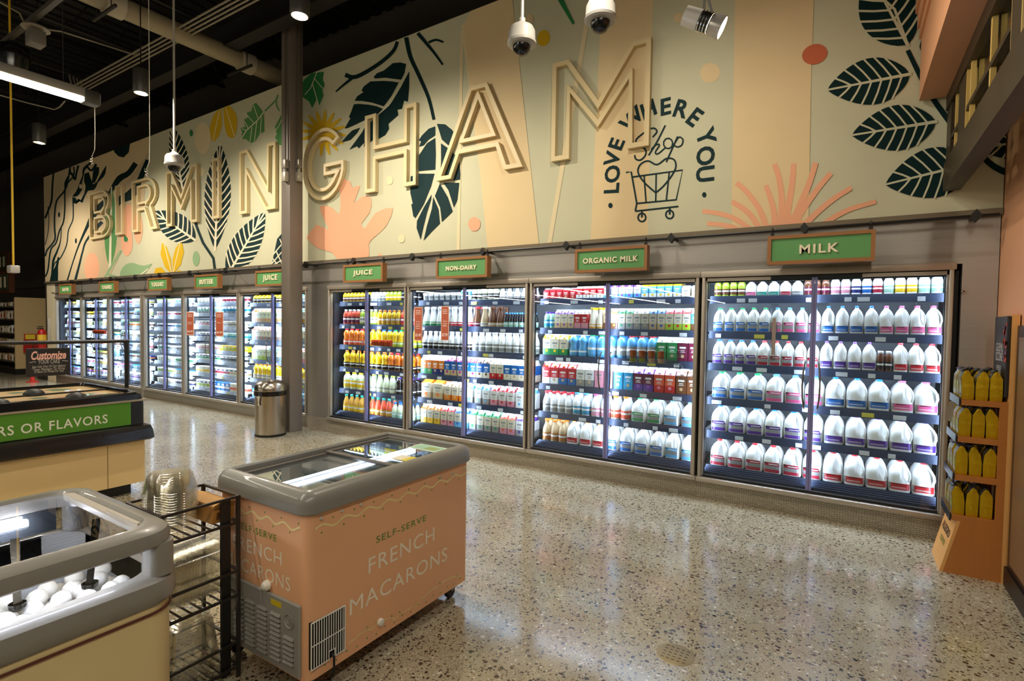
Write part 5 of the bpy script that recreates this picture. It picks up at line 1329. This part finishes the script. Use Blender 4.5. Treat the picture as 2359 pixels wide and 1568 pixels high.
m_ = MB(); m_.text('Jo..', lambda u, v, w_: (-1.995+u, -3.1015, .55+v), .04, 0, .001); m_.build('chalk_writing', mat((226, 214, 150), .6, 0, 'chalk'), o)

# ------------------------------------------------------------------ mochi freezer (front corner)
MX0, MX1, MY0, MY1 = -2.80, -1.975, -5.7, -4.125
CREAMP = mat((224, 203, 150), .42, 0, 'cream_enamel', coat=.2)
GREYM = mat((138, 134, 127), .34, 0, 'grey_moulding', coat=.3)
t = thing('frozen_dessert_case', 'cream self-serve freezer with grey glazed top holding white dessert balls', 'freezer', ((MX0+MX1)/2, (MY0+MY1)/2, 0))
def R_(o, z, r=.11): return rr(MX0-o, MX1+o, MY0-o, MY1+o, r, z, 8)
b = MB(); b.loft([R_(-.02, z) for z in (.02, .10)]+[R_(-.004, .10), R_(-.004, .62)], 0, True, True, False); B(b, 'body', CREAMP)
b = MB(); b.loft([R_(-.002, .575), R_(.0015, .576), R_(.0015, .584), R_(-.002, .585)], 0, False, False, False); B(b, 'pinstripe', mat((96, 48, 36), .4, 0, 'stripe_brown'))
b = MB(); b.loft([R_(-.06, .60), R_(.0, .605), R_(.010, .62), R_(.012, .655), R_(.006, .685), R_(-.012, .70), R_(-.035, .702), R_(-.06, .70), R_(-.06, .66)], 0, True, False, False, True); B(b, 'bumper_band', GREYM)
b = MB(); b.loft([R_(-.012, .800), R_(-.002, .808), R_(.0, .828), R_(-.006, .852), R_(-.026, .867), R_(-.06, .870), R_(-.07, .858), R_(-.07, .81), R_(-.05, .800)], 0, True, False, False, True); B(b, 'top_frame', GREYM)
b = MB()
for x, y in ((MX1-.055, MY1-.055), (MX0+.055, MY1-.055)):
    b.loft([rr(x-.045, x+.045, y-.045, y+.045, .042, z, 5) for z in (.695, .81)], 0, True)
B(b, 'corner_post', GREYM)
b = MB(); b.rbox(MX1-.34, MX1-.10, MY1-.105, MY1-.085, .856, .8715, .004, 0, 1).rbox(MX0+.085, MX1-.085, MY1-.108, MY1-.075, .835, .864, .004, 0, 1); B(b, 'lid_rail', mat((170, 162, 148), .4, .2, 'rail_beige'))
g = MB(); g.box(MX0+.07, MX1-.07, MY0+.1, MY1-.10, .852, .856); g.box(MX1-.028, MX1-.024, MY0+.1, MY1-.10, .70, .803).box(MX0+.10, MX1-.10, MY1-.03, MY1-.026, .70, .803); B(g, 'glass', glassm('case_glass', (250, 250, 250), .7, 0, .04))
b = MB(); b.loft([rr(MX0+.06, MX1-.06, MY0+.06, MY1-.06, .06, z, 4) for z in (.70, .36)], 0, False, False, True); B(b, 'tub', mat((214, 218, 224), .45, 0, 'frosted_tub'))
b = MB(); b.box(MX0+.05, MX0+.056, MY0+.1, MY1-.12, .71, .80); B(b, 'rear_pane', mat((70, 74, 78), .1, .2, 'dark_pane'))
b = MB(); b.box(MX0+.075, MX0+.10, MY0+.2, MY1-.22, .765, .788).box(MX1-.085, MX1-.07, MY0+.2, MY1-.16, .802, .8095); B(b, 'light_strip', emis((228, 236, 255), 42, 'case_led'))  # second strip, hidden under the near rail, is added to brighten the balls
b = MB(); b.tube([(MX0+.36, MY0+.1, .70), (MX0+.36, MY1-.08, .70)], .008, 8).tube([(MX0+.40, MY0+.1, .672), (MX0+.40, MY1-.08, .672)], .006, 8); B(b, 'divider_rail', CHROME)
b = MB(); b.box(MX0+.375, MX0+.385, MY0+.1, MY1-.07, .36, .69); B(b, 'divider', mat((206, 212, 220), .5, 0, 'frost_panel'))
bp_ = None
pts0 = []
for _try in range(5000):
    x, y = RN.uniform(MX0+.43, MX1-.098), RN.uniform(-5.06, -4.222)
    if all((x-a_)**2+(y-b_)**2 > .0625**2 for a_, b_, q_ in pts0): pts0.append((x, y, .602))
pts1 = []
for _try in range(3000):
    x, y = RN.uniform(MX1-.33, MX1-.11), RN.uniform(-5.04, -4.24)
    if any((x-a_)**2+(y-b_)**2 < .0635**2 for a_, b_, q_ in pts1): continue
    z = max([q_+math.sqrt(max(0, .0625**2-(x-a_)**2-(y-b_)**2)) for a_, b_, q_ in pts0 if (x-a_)**2+(y-b_)**2 < .0625**2] or [9])
    if z < .663: pts1.append((x, y, z))
for x, y, z in pts0+pts1:
    if bp_ is None:
        m_ = MB(); m_.lathe([(.0, -.030), (.018, -.026), (.028, -.010), (.0305, .002), (.027, .015), (.015, .027), (0, .030)], 16)
        o = bp_ = m_.build('mochi_ball', mat((232, 230, 222), .7, 0, 'mochi_dust', var=.08, vscale=60, bump=.15))
    else: o = copy_tree(bp_)
    o.location = (x, y, z); o.rotation_euler = (RN.uniform(-.25, .25), RN.uniform(-.25, .25), RN.uniform(0, 6)); k_ = RN.uniform(.93, 1.0); o.scale = (k_, k_, k_)
    tag(o, 'powdered white dessert ball among the heap in the cream freezer', 'frozen dessert', 'white dessert balls in the cream freezer')
# base bed under the balls
o = MB().box(MX0+.39, MX1-.065, -5.2, MY1-.07, .40, .571).build('dessert_bin', mat((200, 206, 212), .5, 0, 'bin_frost')); o.parent = t; o.location = -t.location
for nm_, pa, pb in (('beside the far end', at(222, 1196, z=.822), at(207, 1338, z=.70)), ('at the frame edge', at(34, 1242, z=.822), at(40, 1385, z=.70))):
    o = thing('serving_scoop', 'black serving scoop leaning in the cream freezer '+nm_, 'scoop', pb)
    m_ = MB(); d = (pa-pb); up = d.normalized(); L_ = d.length
    sx = Vector((.25, .95, 0)).normalized()
    def fr(c_, w_, th): 
        n_ = up.cross(sx).normalized(); return [c_-sx*w_-n_*th, c_+sx*w_-n_*th, c_+sx*w_+n_*th, c_-sx*w_+n_*th]
    m_.loft([fr(Vector((0, 0, 0))+up*s_, w_, .004) for s_, w_ in ((-.01, .010), (L_*.5, .010), (L_*.86, .013), (L_*1.0, .012))], 0, False); m_.build('handle', BLACKG, o)
    m_ = MB(); m_.lathe([(.024, .0), (.023, -.012), (.014, -.022), (0, -.026), (0, -.023), (.012, -.019), (.021, -.011), (.022, 0)], 16, (0, 0, -.005)); m_.build('bowl', BLACKG, o)

# ------------------------------------------------------------------ wire rack with clear tubs
IRON = mat((54, 48, 44), .4, .4, 'rack_iron')
RX0, RX1, RY0, RY1 = -2.545, -2.245, -4.075, -3.752
t = thing('wire_rack', 'narrow dark metal rack between the cream and the peach freezer', 'rack', ((RX0+RX1)/2, (RY0+RY1)/2, 0))
s = .014
for x in (RX0, RX1-s):
    for y in (RY0, RY1-s):
        b = MB(); b.box(x, x+s, y, y+s, 0, .815); B(b, 'post', IRON)
def level(z, nm_, fill):
    b = MB(); h_ = .010
    b.box(RX0+s, RX1-s, RY0, RY0+h_, z-h_, z).box(RX0+s, RX1-s, RY1-h_, RY1, z-h_, z).box(RX0, RX0+h_, RY0+s, RY1-s, z-h_, z).box(RX1-h_, RX1, RY0+s, RY1-s, z-h_, z)
    if fill:
        for k in range(1, 8):
            y = RY0+(RY1-RY0)*k/8; b.box(RX0+h_, RX1-h_, y-.003, y+.003, z-.008, z-.002)
    B(b, nm_, IRON)
for z, f in ((.815, 0), (.70, 1), (.485, 0), (.375, 1), (.165, 0), (.055, 1)): level(z, 'shelf' if f else 'guard_rail', f)
b = MB(); b.box(RX1-.030, RX1-.016, RY1-.075, RY1-.035, .02, .80); B(b, 'brace', BLACKM)
CLEAR = glassm('clear_plastic', (250, 249, 245), .6, .14, .15)
def tub(rx, ry, hh, p, flutes, lip):
    def ring(k, z, fl_):
        out = []
        n = 48
        for i in range(n):
            a = 2*pi*i/n; c_, s_ = cos(a), sin(a); m = k*(1+(.014 if i % 4 < 2 else -.014)*fl_)
            out.append((rx*m*math.copysign(abs(c_)**p, c_), ry*m*math.copysign(abs(s_)**p, s_), z))
        return out
    m_ = MB(); m_.loft([ring(1.0+lip, 0, 0), ring(1.03, .002, 0), ring(.97, hh*.2, flutes), ring(.84, hh*.8, flutes), ring(.70, hh*.97, 0), ring(.5, hh, 0)], 0, True, False, True)
    return m_.build('clear_container', CLEAR)
def stack(pr, n, x, y, z, dz, lab, grp, tilt=(0, 0, 0)):
    for i in range(n):
        o = pr if i == 0 else pr.copy()
        if i: COL.objects.link(o)
        o.location = (x+tilt[0]*i, y+tilt[1]*i, z+dz*i); tag(o, lab % ('bottom one' if i == 0 else 'topmost one' if i == n-1 else ORD[i]+' one up'), 'container', grp)
stack(tub(.098, .098, .085, 1, 1, .06), 16, -2.42, -3.958, .7015, .0105, 'clear round fluted tub, %s of the top shelf stack', 'clear tubs on the top rack shelf')
def lying(pr, n, x, y, z, dy, lab, grp):
    for i in range(n):
        o = pr if i == 0 else pr.copy()
        if i: COL.objects.link(o)
        o.rotation_euler = (radians(90), 0, 0); o.location = (x, y-dy*i, z)
        tag(o, lab % ('wall-end one' if i == 0 else ORD[i]+' one'), 'container', grp)
lying(tub(.115, .105, .075, .35, .5, .05), 16, -2.40, -3.79, .378+.112, .012, 'clear square tub lying on its side, %s of the middle shelf row', 'clear tubs on the middle rack shelf')
stack(tub(.113, .13, .20, .7, .3, .03), 4, -2.408, -3.915, .057, .014, 'large clear domed tub, %s on the lowest rack shelf', 'clear domes on the lowest rack shelf')
t = thing('kraft_box', 'brown kraft takeout box in the top corner of the wire rack', 'box', (-2.395, -3.805, .7015))
m_ = MB(); m_.prism([(-.10, 0), (.10, 0), (.115, .075), (-.115, .075)], lambda u, z: (u, -.045, z), lambda u, z: (u, .045, z)); m_.build('carton', mat((196, 136, 62), .6, 0, 'kraft'), t)
m_ = MB(); m_.prism([(-.047, .0755), (.05, .0755), (.045, .083), (0, .10), (-.045, .083)], lambda y, z: (-.117, y, z), lambda y, z: (.117, y, z)); m_.build('flap', mat((214, 160, 86), .6, 0, 'kraft_light'), t)
m_ = MB(); m_.lathe([(0, .001), (.012, .001), (.012, 0)], 14, (.1155, 0, .06), axis='x')
for k in range(4): m_.box(.112-.002*k, .1135-.002*k+.001, -.03, .03, .046-k*.009, .049-k*.009)
m_.build('print', mat((84, 48, 20), .6, 0, 'kraft_ink'), t)

# ------------------------------------------------------------------ long cake freezer with green band
KX0, KX1, KY0, KY1 = -6.64, -5.40, -4.9, -2.775
t = thing('cake_freezer', 'long cream island freezer with black lid rim and green lettered band', 'freezer', ((KX0+KX1)/2, (KY0+KY1)/2, 0))
def Q(o, z, r=.03): return rr(KX0-o, KX1+o, KY0-o, KY1+o, r, z, 4)
b = MB(); b.loft([Q(-.08, 0), Q(-.08, .11)], 0, False, True, False); B(b, 'toe_kick', BLACKM)
b = MB(); b.loft([Q(.0, .10), Q(.0, .52)], 0, True, True, True); b.box(KX1+.0005, KX1+.002, KY1-.30, KY1-.296, .10, .49, 1); B(b, 'body', [mat((226, 196, 138), .5, 0, 'cream_panel', var=.03), mat((120, 96, 60), .6, 0, 'seam_brown')])
b = MB(); b.loft([Q(.0, .485), Q(.045, .487), Q(.058, .50), Q(.050, .57), Q(.036, .615), Q(.01, .628), Q(-.01, .628)], 0, True, False, False); b.box(KX1+.03, KX1+.053, KY1-.35, KY1-.346, .50, .60, 1); B(b, 'bumper', [mat((13, 11, 10), .3, 0, 'bumper_black', coat=.3), BLACKM])
b = MB(); b.loft([Q(-.005, .62), Q(-.005, .838)], 0, True, False, False); B(b, 'upper_band', mat((16, 15, 15), .3, 0, 'band_black'))
GB = mat((74, 132, 30), .4, 0, 'green_band', var=.05, vscale=20)
b = MB(); b.box(KX1-.004, KX1+.004, KY0+.06, KY1-.12, .635, .836); bd = B(b, 'green_band', GB)
b = MB()
pe = at(248, 972, x=KX1+.005); ps = at(-6, 1003, x=KX1+.005)
b.text('RS OR FLAVORS', lambda u, v, w: (KX1+.0052, u, v), .105, 0, .0012, 1.12, cx=(pe.y+ps.y)/2, cy=.715, width=pe.y-ps.y); B(b, 'lettering', mat((222, 220, 204), .5, 0, 'letter_white'), bd)
b = MB(); b.loft([Q(-.004, .838), Q(.010, .839), Q(.010, .853), Q(-.004, .855)], 0, False, False, False); B(b, 'trim_strip', mat((176, 166, 144), .35, .6, 'trim_alu'))
b = MB(); b.loft([Q(-.005, .855, .06), Q(-.012, .90, .06), Q(-.03, .918, .06), Q(-.07, .922, .06), Q(-.085, .905, .05), Q(-.085, .86, .05)], 0, True, False, False); B(b, 'lid_rim', BLACKG)
TANP = mat((216, 180, 124), .35, 0, 'lid_print', coat=.6, var=.25, vscale=5)
for i, (xa, xb) in enumerate(((KX0+.085, (KX0+KX1)/2-.01), ((KX0+KX1)/2+.01, KX1-.085))):
    b = MB(); b.box(xa, xb, KY0+.085, KY1-.085, .886, .892, 0); ld = B(b, 'lid', TANP)
    b = MB()
    for k, (dy, dx, rx_, c_) in enumerate(((-.25, .2, .09, 0), (-.42, .3, .05, 1), (-.55, .18, .06, 0), (-.9, .25, .10, 2), (-1.1, .2, .07, 0), (-1.4, .3, .09, 1))):
        b.add([(xa+dx+rx_*1.2*cos(a*.4), KY1-.085+dy+rx_*sin(a*.4)*(1+.3*sin(a*1.9)), .8923) for a in range(16)], [tuple(range(16))], c_)
    B(b, 'picture', [mat((92, 124, 74), .35, 0, 'print_green', coat=.6), mat((226, 150, 96), .35, 0, 'print_orange', coat=.6), mat((232, 214, 176), .35, 0, 'print_cream', coat=.6)], ld)
b = MB(); b.box((KX0+KX1)/2-.012, (KX0+KX1)/2+.012, KY0+.08, KY1-.08, .88, .905); B(b, 'centre_rail', BLACKM)
for px, py, xx in ((175, 918, -5.52), (78, 892, -6.05), (-5, 925, -5.52)):
    q = at(px, py, z=.90); q = Vector((xx, at(px, py, x=xx).y, .893)); b = MB(); b.lathe([(.075, 0), (.074, .02), (.06, .04), (.03, .055), (0, .06)], 20, (q.x, q.y, q.z)); B(b, 'lid_grip', mat((7, 7, 7), .5, 0, 'grip_black'))
# rail with hanging chalk board over it
PXB = -5.95
t = thing('board_rail', 'black tubular rail rising from the long freezer to carry a sign board', 'rail', (PXB, -2.82, .92))
yb = at(291, 786, x=PXB).y; zb_ = 1.362
b = MB(); b.tube([(PXB, yb, .905), (PXB, yb, zb_)], .017, 12); B(b, 'post', BLACKM)
b = MB(); b.tube([(PXB, KY0+.1, zb_), (PXB, yb+.02, zb_)], .017, 12); B(b, 'crossbar', BLACKM)
b = MB(); b.tube([(PXB, KY0+.15, .905), (PXB, KY0+.15, zb_)], .017, 12); B(b, 'post', BLACKM)
c0, c1 = at(63, 830, x=PXB+.03), at(164, 830, x=PXB+.03); zt_, zl_ = at(110, 802, x=PXB+.03).z, at(110, 866, x=PXB+.03).z
t = thing('sign_board', 'black chalk sign board reading Customize YOUR CAKE under the rail', 'sign board', (PXB, (c0.y+c1.y)/2, zl_))
b = MB(); b.rbox(PXB-.012, PXB+.012, c0.y, c1.y, zl_, zt_, .003, 0, 1); B(b, 'board', mat((22, 20, 19), .6, 0, 'board_black'))
cy_ = (c0.y+c1.y)/2; W_ = c1.y-c0.y; H_ = zt_-zl_
def bd_(u, v, w): return (PXB+.0128, cy_+u, (zl_+zt_)/2+v)
b = MB(); b.text('Customize', bd_, .1, 0, .003, 1, cy=H_*.25, width=W_*.80, shear=.25); b.text('YOUR CAKE', bd_, .05, 1, .001, 1.05, cy=H_*.02, width=W_*.5)
for i, s_ in enumerate(('Just Ask One Of Our Bakery', 'Team Members To Write', 'A Name Or Phrase For You!')): b.text(s_, bd_, .03, 1, .0004, 1, cy=-H_*(.16+.085*i), width=W_*(.78-.05*i), shear=.2)
for sg in (-1, 1): b.add([bd_(sg*W_*(.30+.14*i/6), H_*(.02+.012*sin(i))-.003, 0) for i in range(7)]+[bd_(sg*W_*(.30+.14*i/6), H_*(.02+.012*sin(i))+.003, 0) for i in range(7)], [(i, i+1, i+8, i+7) for i in range(6)], 1)
B(b, 'chalk_lettering', [mat((230, 176, 162), .6, 0, 'chalk_pink'), mat((160, 156, 148), .6, 0, 'chalk_white')])
b = MB()
for yy in (c0.y+.05, c1.y-.05): b.tube([(PXB, yy, zt_), (PXB, yy, zb_-.0185)], .004, 6)
B(b, 'hook', BLACKM)

# ------------------------------------------------------------------ coffee shelf on the pink wall
WOOD = streak((174, 108, 48), .42, (30, 30, 2.2), .12, 'honey_wood', 0, .02)
WOODL = streak((214, 158, 92), .45, (30, 30, 3), .08, 'pale_wood', 0, .02)
CY0, CY1 = -.645, -.275
t = thing('coffee_shelf', 'honey wood coffee bag display with four open shelves against the pink wall', 'display shelf', (.72, (CY0+CY1)/2, 0))
b = MB(); b.box(.862, .898, CY0, CY1, 0, 1.69); B(b, 'back_post', WOODL)
# side walls with cut-out tiers
TZ = [(1.155, 1.105), (.905, .865), (.655, .615), (.405, .35)]
for y0, y1 in ((CY0, CY0+.018), (CY1-.018, CY1)):
    b = MB()
    b.prism([(.575, 0), (.862, 0), (.862, .35), (.655, .35)], lambda x, z: (x, y0, z), lambda x, z: (x, y1, z))
    b.box(.822, .862, y0, y1, .35, 1.105)
    B(b, 'side_panel', WOOD)
for i, (z1, z0) in enumerate(TZ):
    xf = (.635, .625, .618, .61)[i]
    b = MB(); b.box(xf, .862, CY0-.001, CY1+.001, z0, z0+.035); sh = B(b, 'tier_shelf', WOOD)
    b = MB(); b.box(xf-.012, xf-.004, CY0+.002, CY1-.002, z0-.006, z0+.046).box(xf-.004, xf, CY0+.01, CY1-.01, z0+.003, z0+.03); B(b, 'price_lip', mat((50, 50, 52), .3, .3, 'lip_dark'), sh)
b = MB(); b.prism([(.557, .0), (.575, .0), (.655, .35), (.637, .35)], lambda x, z: (x, CY0, z), lambda x, z: (x, CY1, z)); fp = B(b, 'front_board', WOODL)
b = MB()
def fb(u, v, w):  # on the slanted front
    z = .19+v; return (.557+.0800*z/.35-.0012, (CY0+CY1)/2-u, z)
b.text('ALLEGRO', fb, .07, 0, .002, 1, cy=.045, width=.27); b.text('COFFEE', fb, .05, 1, .001, 1, cy=-.035, width=.17); B(b, 'lettering', [mat((40, 32, 24), .6, 0, 'ink_dark'), mat((110, 116, 40), .6, 0, 'ink_olive')], fp)
b = MB(); b.rbox(.842, .8605, CY0+.012, CY1-.03, 1.17, 1.68, .004, 0, 1); hp_ = B(b, 'header_board', mat((34, 30, 30), .45, 0, 'header_black'))
b = MB()
def hd(u, v, w): return (.8408, (CY0+CY1)/2-u, 1.42+v)
b.text('GUEMU', hd, .08, 0, 0, 1, cx=.0, cy=.06, width=.18); b.text('ICCONE', hd, .08, 0, 0, 1, cx=.0, cy=-.0, width=.18)
for i in range(5): b.add([hd(-.06, -.06-.012*i, 0), hd(.06, -.06-.012*i, 0), hd(.06, -.064-.012*i, 0), hd(-.06, -.064-.012*i, 0)], [(0, 1, 2, 3)], 0)
b.text('$20', hd, .035, 0, 0, 1, cx=-.02, cy=-.16); b.text('16', hd, .035, 0, 0, 1, cx=.06, cy=-.16)
for i in range(14):
    cu_, cv_, r_ = RN.uniform(.10, .165), RN.uniform(-.05, .24), RN.uniform(.012, .03)
    b.add([hd(cu_+r_*cos(a), cv_+r_*.9*sin(a), 0) for a in range(7)], [tuple(range(7))], 1+i % 2)
B(b, 'print', [mat((220, 216, 206), .5, 0, 'print_white'), mat((196, 62, 30), .5, 0, 'print_red'), mat((120, 50, 80), .5, 0, 'print_plum')], hp_)
GOLD = mat((206, 168, 20), .34, .65, 'gold_foil', bump=.5, vscale=26)
SILV = mat((196, 198, 184), .32, .5, 'silver_foil', bump=.6, vscale=22)
DARKF = mat((40, 36, 30), .35, .4, 'dark_foil', bump=.5, vscale=22)
def bag(v):
    hx, hy, h1, h2 = .0305, .0485, .140, .194
    m_ = MB(); rings = []
    def ring(ax_, ay, z, ox=0, n=4):
        P_ = [(-ax_, -ay), (0, -ay*(1.03)), (ax_, -ay), (ax_*1.04, 0), (ax_, ay), (0, ay*1.03), (-ax_, ay), (-ax_*1.04, 0)]
        return [(x+ox, y, z) for x, y in P_]
    lean = (-.006, .004, 0)[v]
    R3 = [ring(hx*.94, hy*.95, 0), ring(hx, hy, .02), ring(hx*1.02, hy*1.0, h1*.6), ring(hx*.98, hy*.97, h1, lean)]
    m_.loft(R3, [0, 0, 0], False, True, False)
    # front and back faces carry the silver label foil
    t1 = [(x*.22+lean*2, y*1.0, z) for x, y, z in ring(hx, hy*(.98, .93, .96)[v], h1+.045)]
    m_.loft([R3[-1], t1], 0, False, False, False)
    t2 = [(x*.16+lean*3-.004, y*1.02, z) for x, y, z in ring(hx, hy, h2)]
    m_.loft([t1, t2], 2, False, False, True)
    m_.loft([[(-hx*1.035, -hy*.93, .02), (-hx*1.035, hy*.93, .02)], [(-hx*1.05, -hy*.95, h1*.6), (-hx*1.05, hy*.95, h1*.6)], [(-hx*1.01+lean, -hy*.93, h1), (-hx*1.01+lean, hy*.93, h1)], [(-hx*.24+lean*2-.002, -hy*.93, h1+.046), (-hx*.24+lean*2-.002, hy*.93, h1+.046)]], 1, False, False, False)
    m_.loft([t2, [(x-.014, y, z-.012) for x, y, z in t2]], 2, False, False, True)
    o = m_.build('coffee_bag', [GOLD, SILV, DARKF])
    MB().box(-hx*1.06, -hx*1.05, -.030, .030, .045, .11, 0).build('label', mat((150, 150, 70), .5, 0, 'label_olive'), o)
    MB().box(-.004+lean*3, .004+lean*3, -hy*.96, hy*.96, h2-.012, h2+.004).build('tie', DARKF, o)
    return o
bags = [bag(0), bag(1), bag(2)]; used = [0, 0, 0]
for i, (z1, z0) in enumerate(TZ):
    xf = (.635, .625, .618, .61)[i]; n_ = 3
    for k in range(n_):
        for q_ in range(3):
            v = (i+k+q_) % 3
            o = bags[v] if not used[v] else copy_tree(bags[v]); used[v] = 1
            x = xf+.034+k*.0685
            o.location = (x, CY0+.0725+q_*.1105, z0+.0362); o.rotation_euler = (0, 0, RN.uniform(-.012, .012))
            tag(o, 'gold coffee bag, %s from the shelf lip, %s row, %s tier' % (ORD[k], ('aisle-side', 'middle', 'wall-side')[q_], ('top', 'second', 'third', 'lowest')[i]), 'coffee bag', 'gold coffee bags on the wood display')
q = at(2187, 945, y=-.64)
o = MB().add([(q.x-.025, -.66, q.z-.06), (q.x+.012, -.62, q.z-.075), (q.x+.03, -.62, q.z+.05), (q.x-.005, -.66, q.z+.065)]+[(q.x-.022, -.656, q.z-.06), (q.x+.015, -.616, q.z-.075), (q.x+.033, -.616, q.z+.05), (q.x-.002, -.656, q.z+.065)], [(0, 1, 2, 3), (7, 6, 5, 4), (0, 4, 5, 1), (1, 5, 6, 2), (2, 6, 7, 3), (3, 7, 4, 0)]).build('price_card', mat((222, 220, 212), .5, 0, 'card_white'))
tag(o, 'white price card tilted off the top tier of the coffee display', 'price card')

# ------------------------------------------------------------------ things hung on the cooler doors
ORG = mat((186, 92, 66), .5, 0, 'tag_orange')
def saletag(px0, px1, y0, y1, price, lab, l2):
    a, c_ = at(px0, y0, y=-.03), at(px1, y1, y=-.03)
    zt_, zb2 = at((px0+px1)/2, y0, y=-.03).z, at((px0+px1)/2, y1, y=-.03).z
    t_ = thing('sale_tag', lab, 'sale tag', ((a.x+c_.x)/2, -.03, zb2))
    hw_ = (c_.x-a.x)/2; hh = zt_-zb2
    MB().box(-hw_, hw_, -.004, .0, 0, hh, 1).box(-hw_*.86, hw_*.86, -.005, -.004, hw_*.14, hh-hw_*.14, 0).box(-hw_*.3, hw_*.3, 0, .018, hh*.45, hh*.55, 1).build('card', [ORG, mat((226, 190, 170), .5, 0, 'tag_edge')], t_)
    m_ = MB(); fn = lambda u, v, w: (u, -.0056, v)
    m_.text(price, fn, .05, 0, .001, 1, cx=0, cy=hh*.16, width=hw_*1.4)
    for i, s_ in enumerate(l2): m_.text(s_, fn, .02, 0, .0004, 1, cx=0, cy=hh*(.56-.065*i), width=hw_*1.1)
    for i in range(3): m_.add([fn(-hw_*.6, hh*(.9-.05*i), 0), fn(hw_*.6, hh*(.9-.05*i), 0), fn(hw_*.6, hh*(.885-.05*i), 0), fn(-hw_*.6, hh*(.885-.05*i), 0)], [(0, 1, 2, 3)])
    m_.build('lettering', mat((244, 232, 222), .5, 0, 'tag_ink'), t_)
saletag(955, 973, 707, 784, '$5.49', 'orange sale tag on the near door edge under the NON-DAIRY sign', ('Organic', 'Almond', 'Milk', 'Quart'))
saletag(1017, 1034, 705, 784, '$7.99', 'orange sale tag mid-door under the NON-DAIRY sign', ('Organic', 'Creamer', 'Milk'))
saletag(430, 447, 718, 772, '$4.49', 'orange sale tag at the mullion under the BUTTER sign', ('Cultured', 'Butter'))
saletag(497, 515, 718, 775, '$3.99', 'orange sale tag mid-door under the BUTTER sign', ('Butter',))
# clip-on jar rack on the organic milk door
a, c_ = at(1448, 832, y=-.085), at(1548, 832, y=-.085)
t = thing('door_rack', 'clear clip-on rack with dip cups on the ORGANIC MILK door', 'rack', ((a.x+c_.x)/2, -.085, a.z))
wr = c_.x-a.x; CL2 = glassm('acrylic', (236, 240, 240), .8, .02, .08)
MB().box(-wr/2-.02, wr/2+.06, -.05, .03, -.008, -.002).box(-wr/2-.02, wr/2+.06, -.05, -.046, -.002, .06).box(-wr/2-.02, wr/2+.06, .026, .03, -.002, .10).build('tray', CL2, t)
for sx_ in (wr*.32,):
    MB().lathe([(.0, .02), (.035, .016), (.03, 0), (0, -.004)], 18, (wr/2+.04, .060, -.03), axis='y').lathe([(.0, .02), (.035, .016), (.03, 0), (0, -.004)], 18, (wr/2+.04, .060, .09), axis='y').build('suction_cup', CL2, t)
for i, cn in enumerate(('lime', 'lime', 'tan', 'tan')):
    x = (a.x+c_.x)/2-wr/2+wr*(i+.5)/4.6
    m_ = MB(); m_.lathe([(.026, 0), (.028, .04)], 14, m=0, cap1=False); m_.lathe([(.028, .04), (.031, .10)], 14, m=1, cap0=False)
    o = m_.build('dip_cup', [mat({'lime': (150, 160, 30), 'tan': (214, 170, 130)}[cn], .35, 0, 'dip_'+cn), mat((140, 78, 36), .4, 0, 'cup_brown')]); o.location = (x, -.098, a.z)
    MB().lathe([(.0, .112), (.030, .112), (.033, .108), (.033, .1005)], 14).build('lid', mat((120, 60, 28), .4, 0, 'lid_brown'), o)
    tag(o, 'brown banded dip cup with %s filling, %s in the clip-on door rack' % ('green' if cn == 'lime' else 'beige', ORD[i]), 'dip cup', 'dip cups in the door rack')
def strip(px0, px1, py, lab):
    a, c_ = at(px0, py, y=-.05), at(px1, py, y=-.05)
    t_ = thing('snack_holder', lab, 'holder', ((a.x+c_.x)/2, -.05, a.z))
    w_ = c_.x-a.x
    MB().box(-w_/2, w_/2, -.03, .035, -.045, -.040).box(-w_/2, w_/2, -.034, -.03, -.045, .01).build('tray', CL2, t_)
    m_ = MB()
    for k in range(6): m_.rbox(-w_/2+w_*k/6+.003, -w_/2+w_*(k+1)/6-.003, -.028, .02, -.039, .035, .005, k % 2, 1)
    m_.build('snack_pouch', [mat((206, 84, 36), .4, 0, 'pouch_orange'), mat((186, 62, 30), .4, 0, 'pouch_rust')], t_)
strip(858, 903, 788, 'orange snack pouches in a clear holder on the nearer JUICE door')
strip(217, 243, 763, 'rust snack pouches in a clear holder on the farther YOGURT door')
t = thing('plastic_sleeve', 'tall clear sleeve with a pinkish strip stuck on the MILK door', 'holder', at(1781, 830, y=-.02))
zz = at(1781, 700, y=-.02).z-at(1781, 830, y=-.02).z
MB().box(-.022, .022, -.03, .015, 0, zz).build('sleeve', CL2, t); MB().box(-.014, .014, -.012, -.008, .05, zz*.75).build('insert', mat((196, 170, 160), .5, 0, 'insert_pink'), t)
q = at(1556, 1507, z=0)
t = thing('floor_drain', 'round brass drain cover flush in the terrazzo floor', 'drain', q)
MB().lathe([(0, .003), (.085, .003), (.09, 0)], 32).build('cover', mat((158, 144, 112), .4, .3, 'drain_brass'), t)
m_ = MB()
for k in range(5):
    for l_ in range(5): m_.box(-.05+k*.025-.007, -.05+k*.025+.007, -.05+l_*.025-.003, -.05+l_*.025+.003, .003, .0034)
m_.build('slot', mat((70, 60, 44), .6, 0, 'slot_dark'), t)
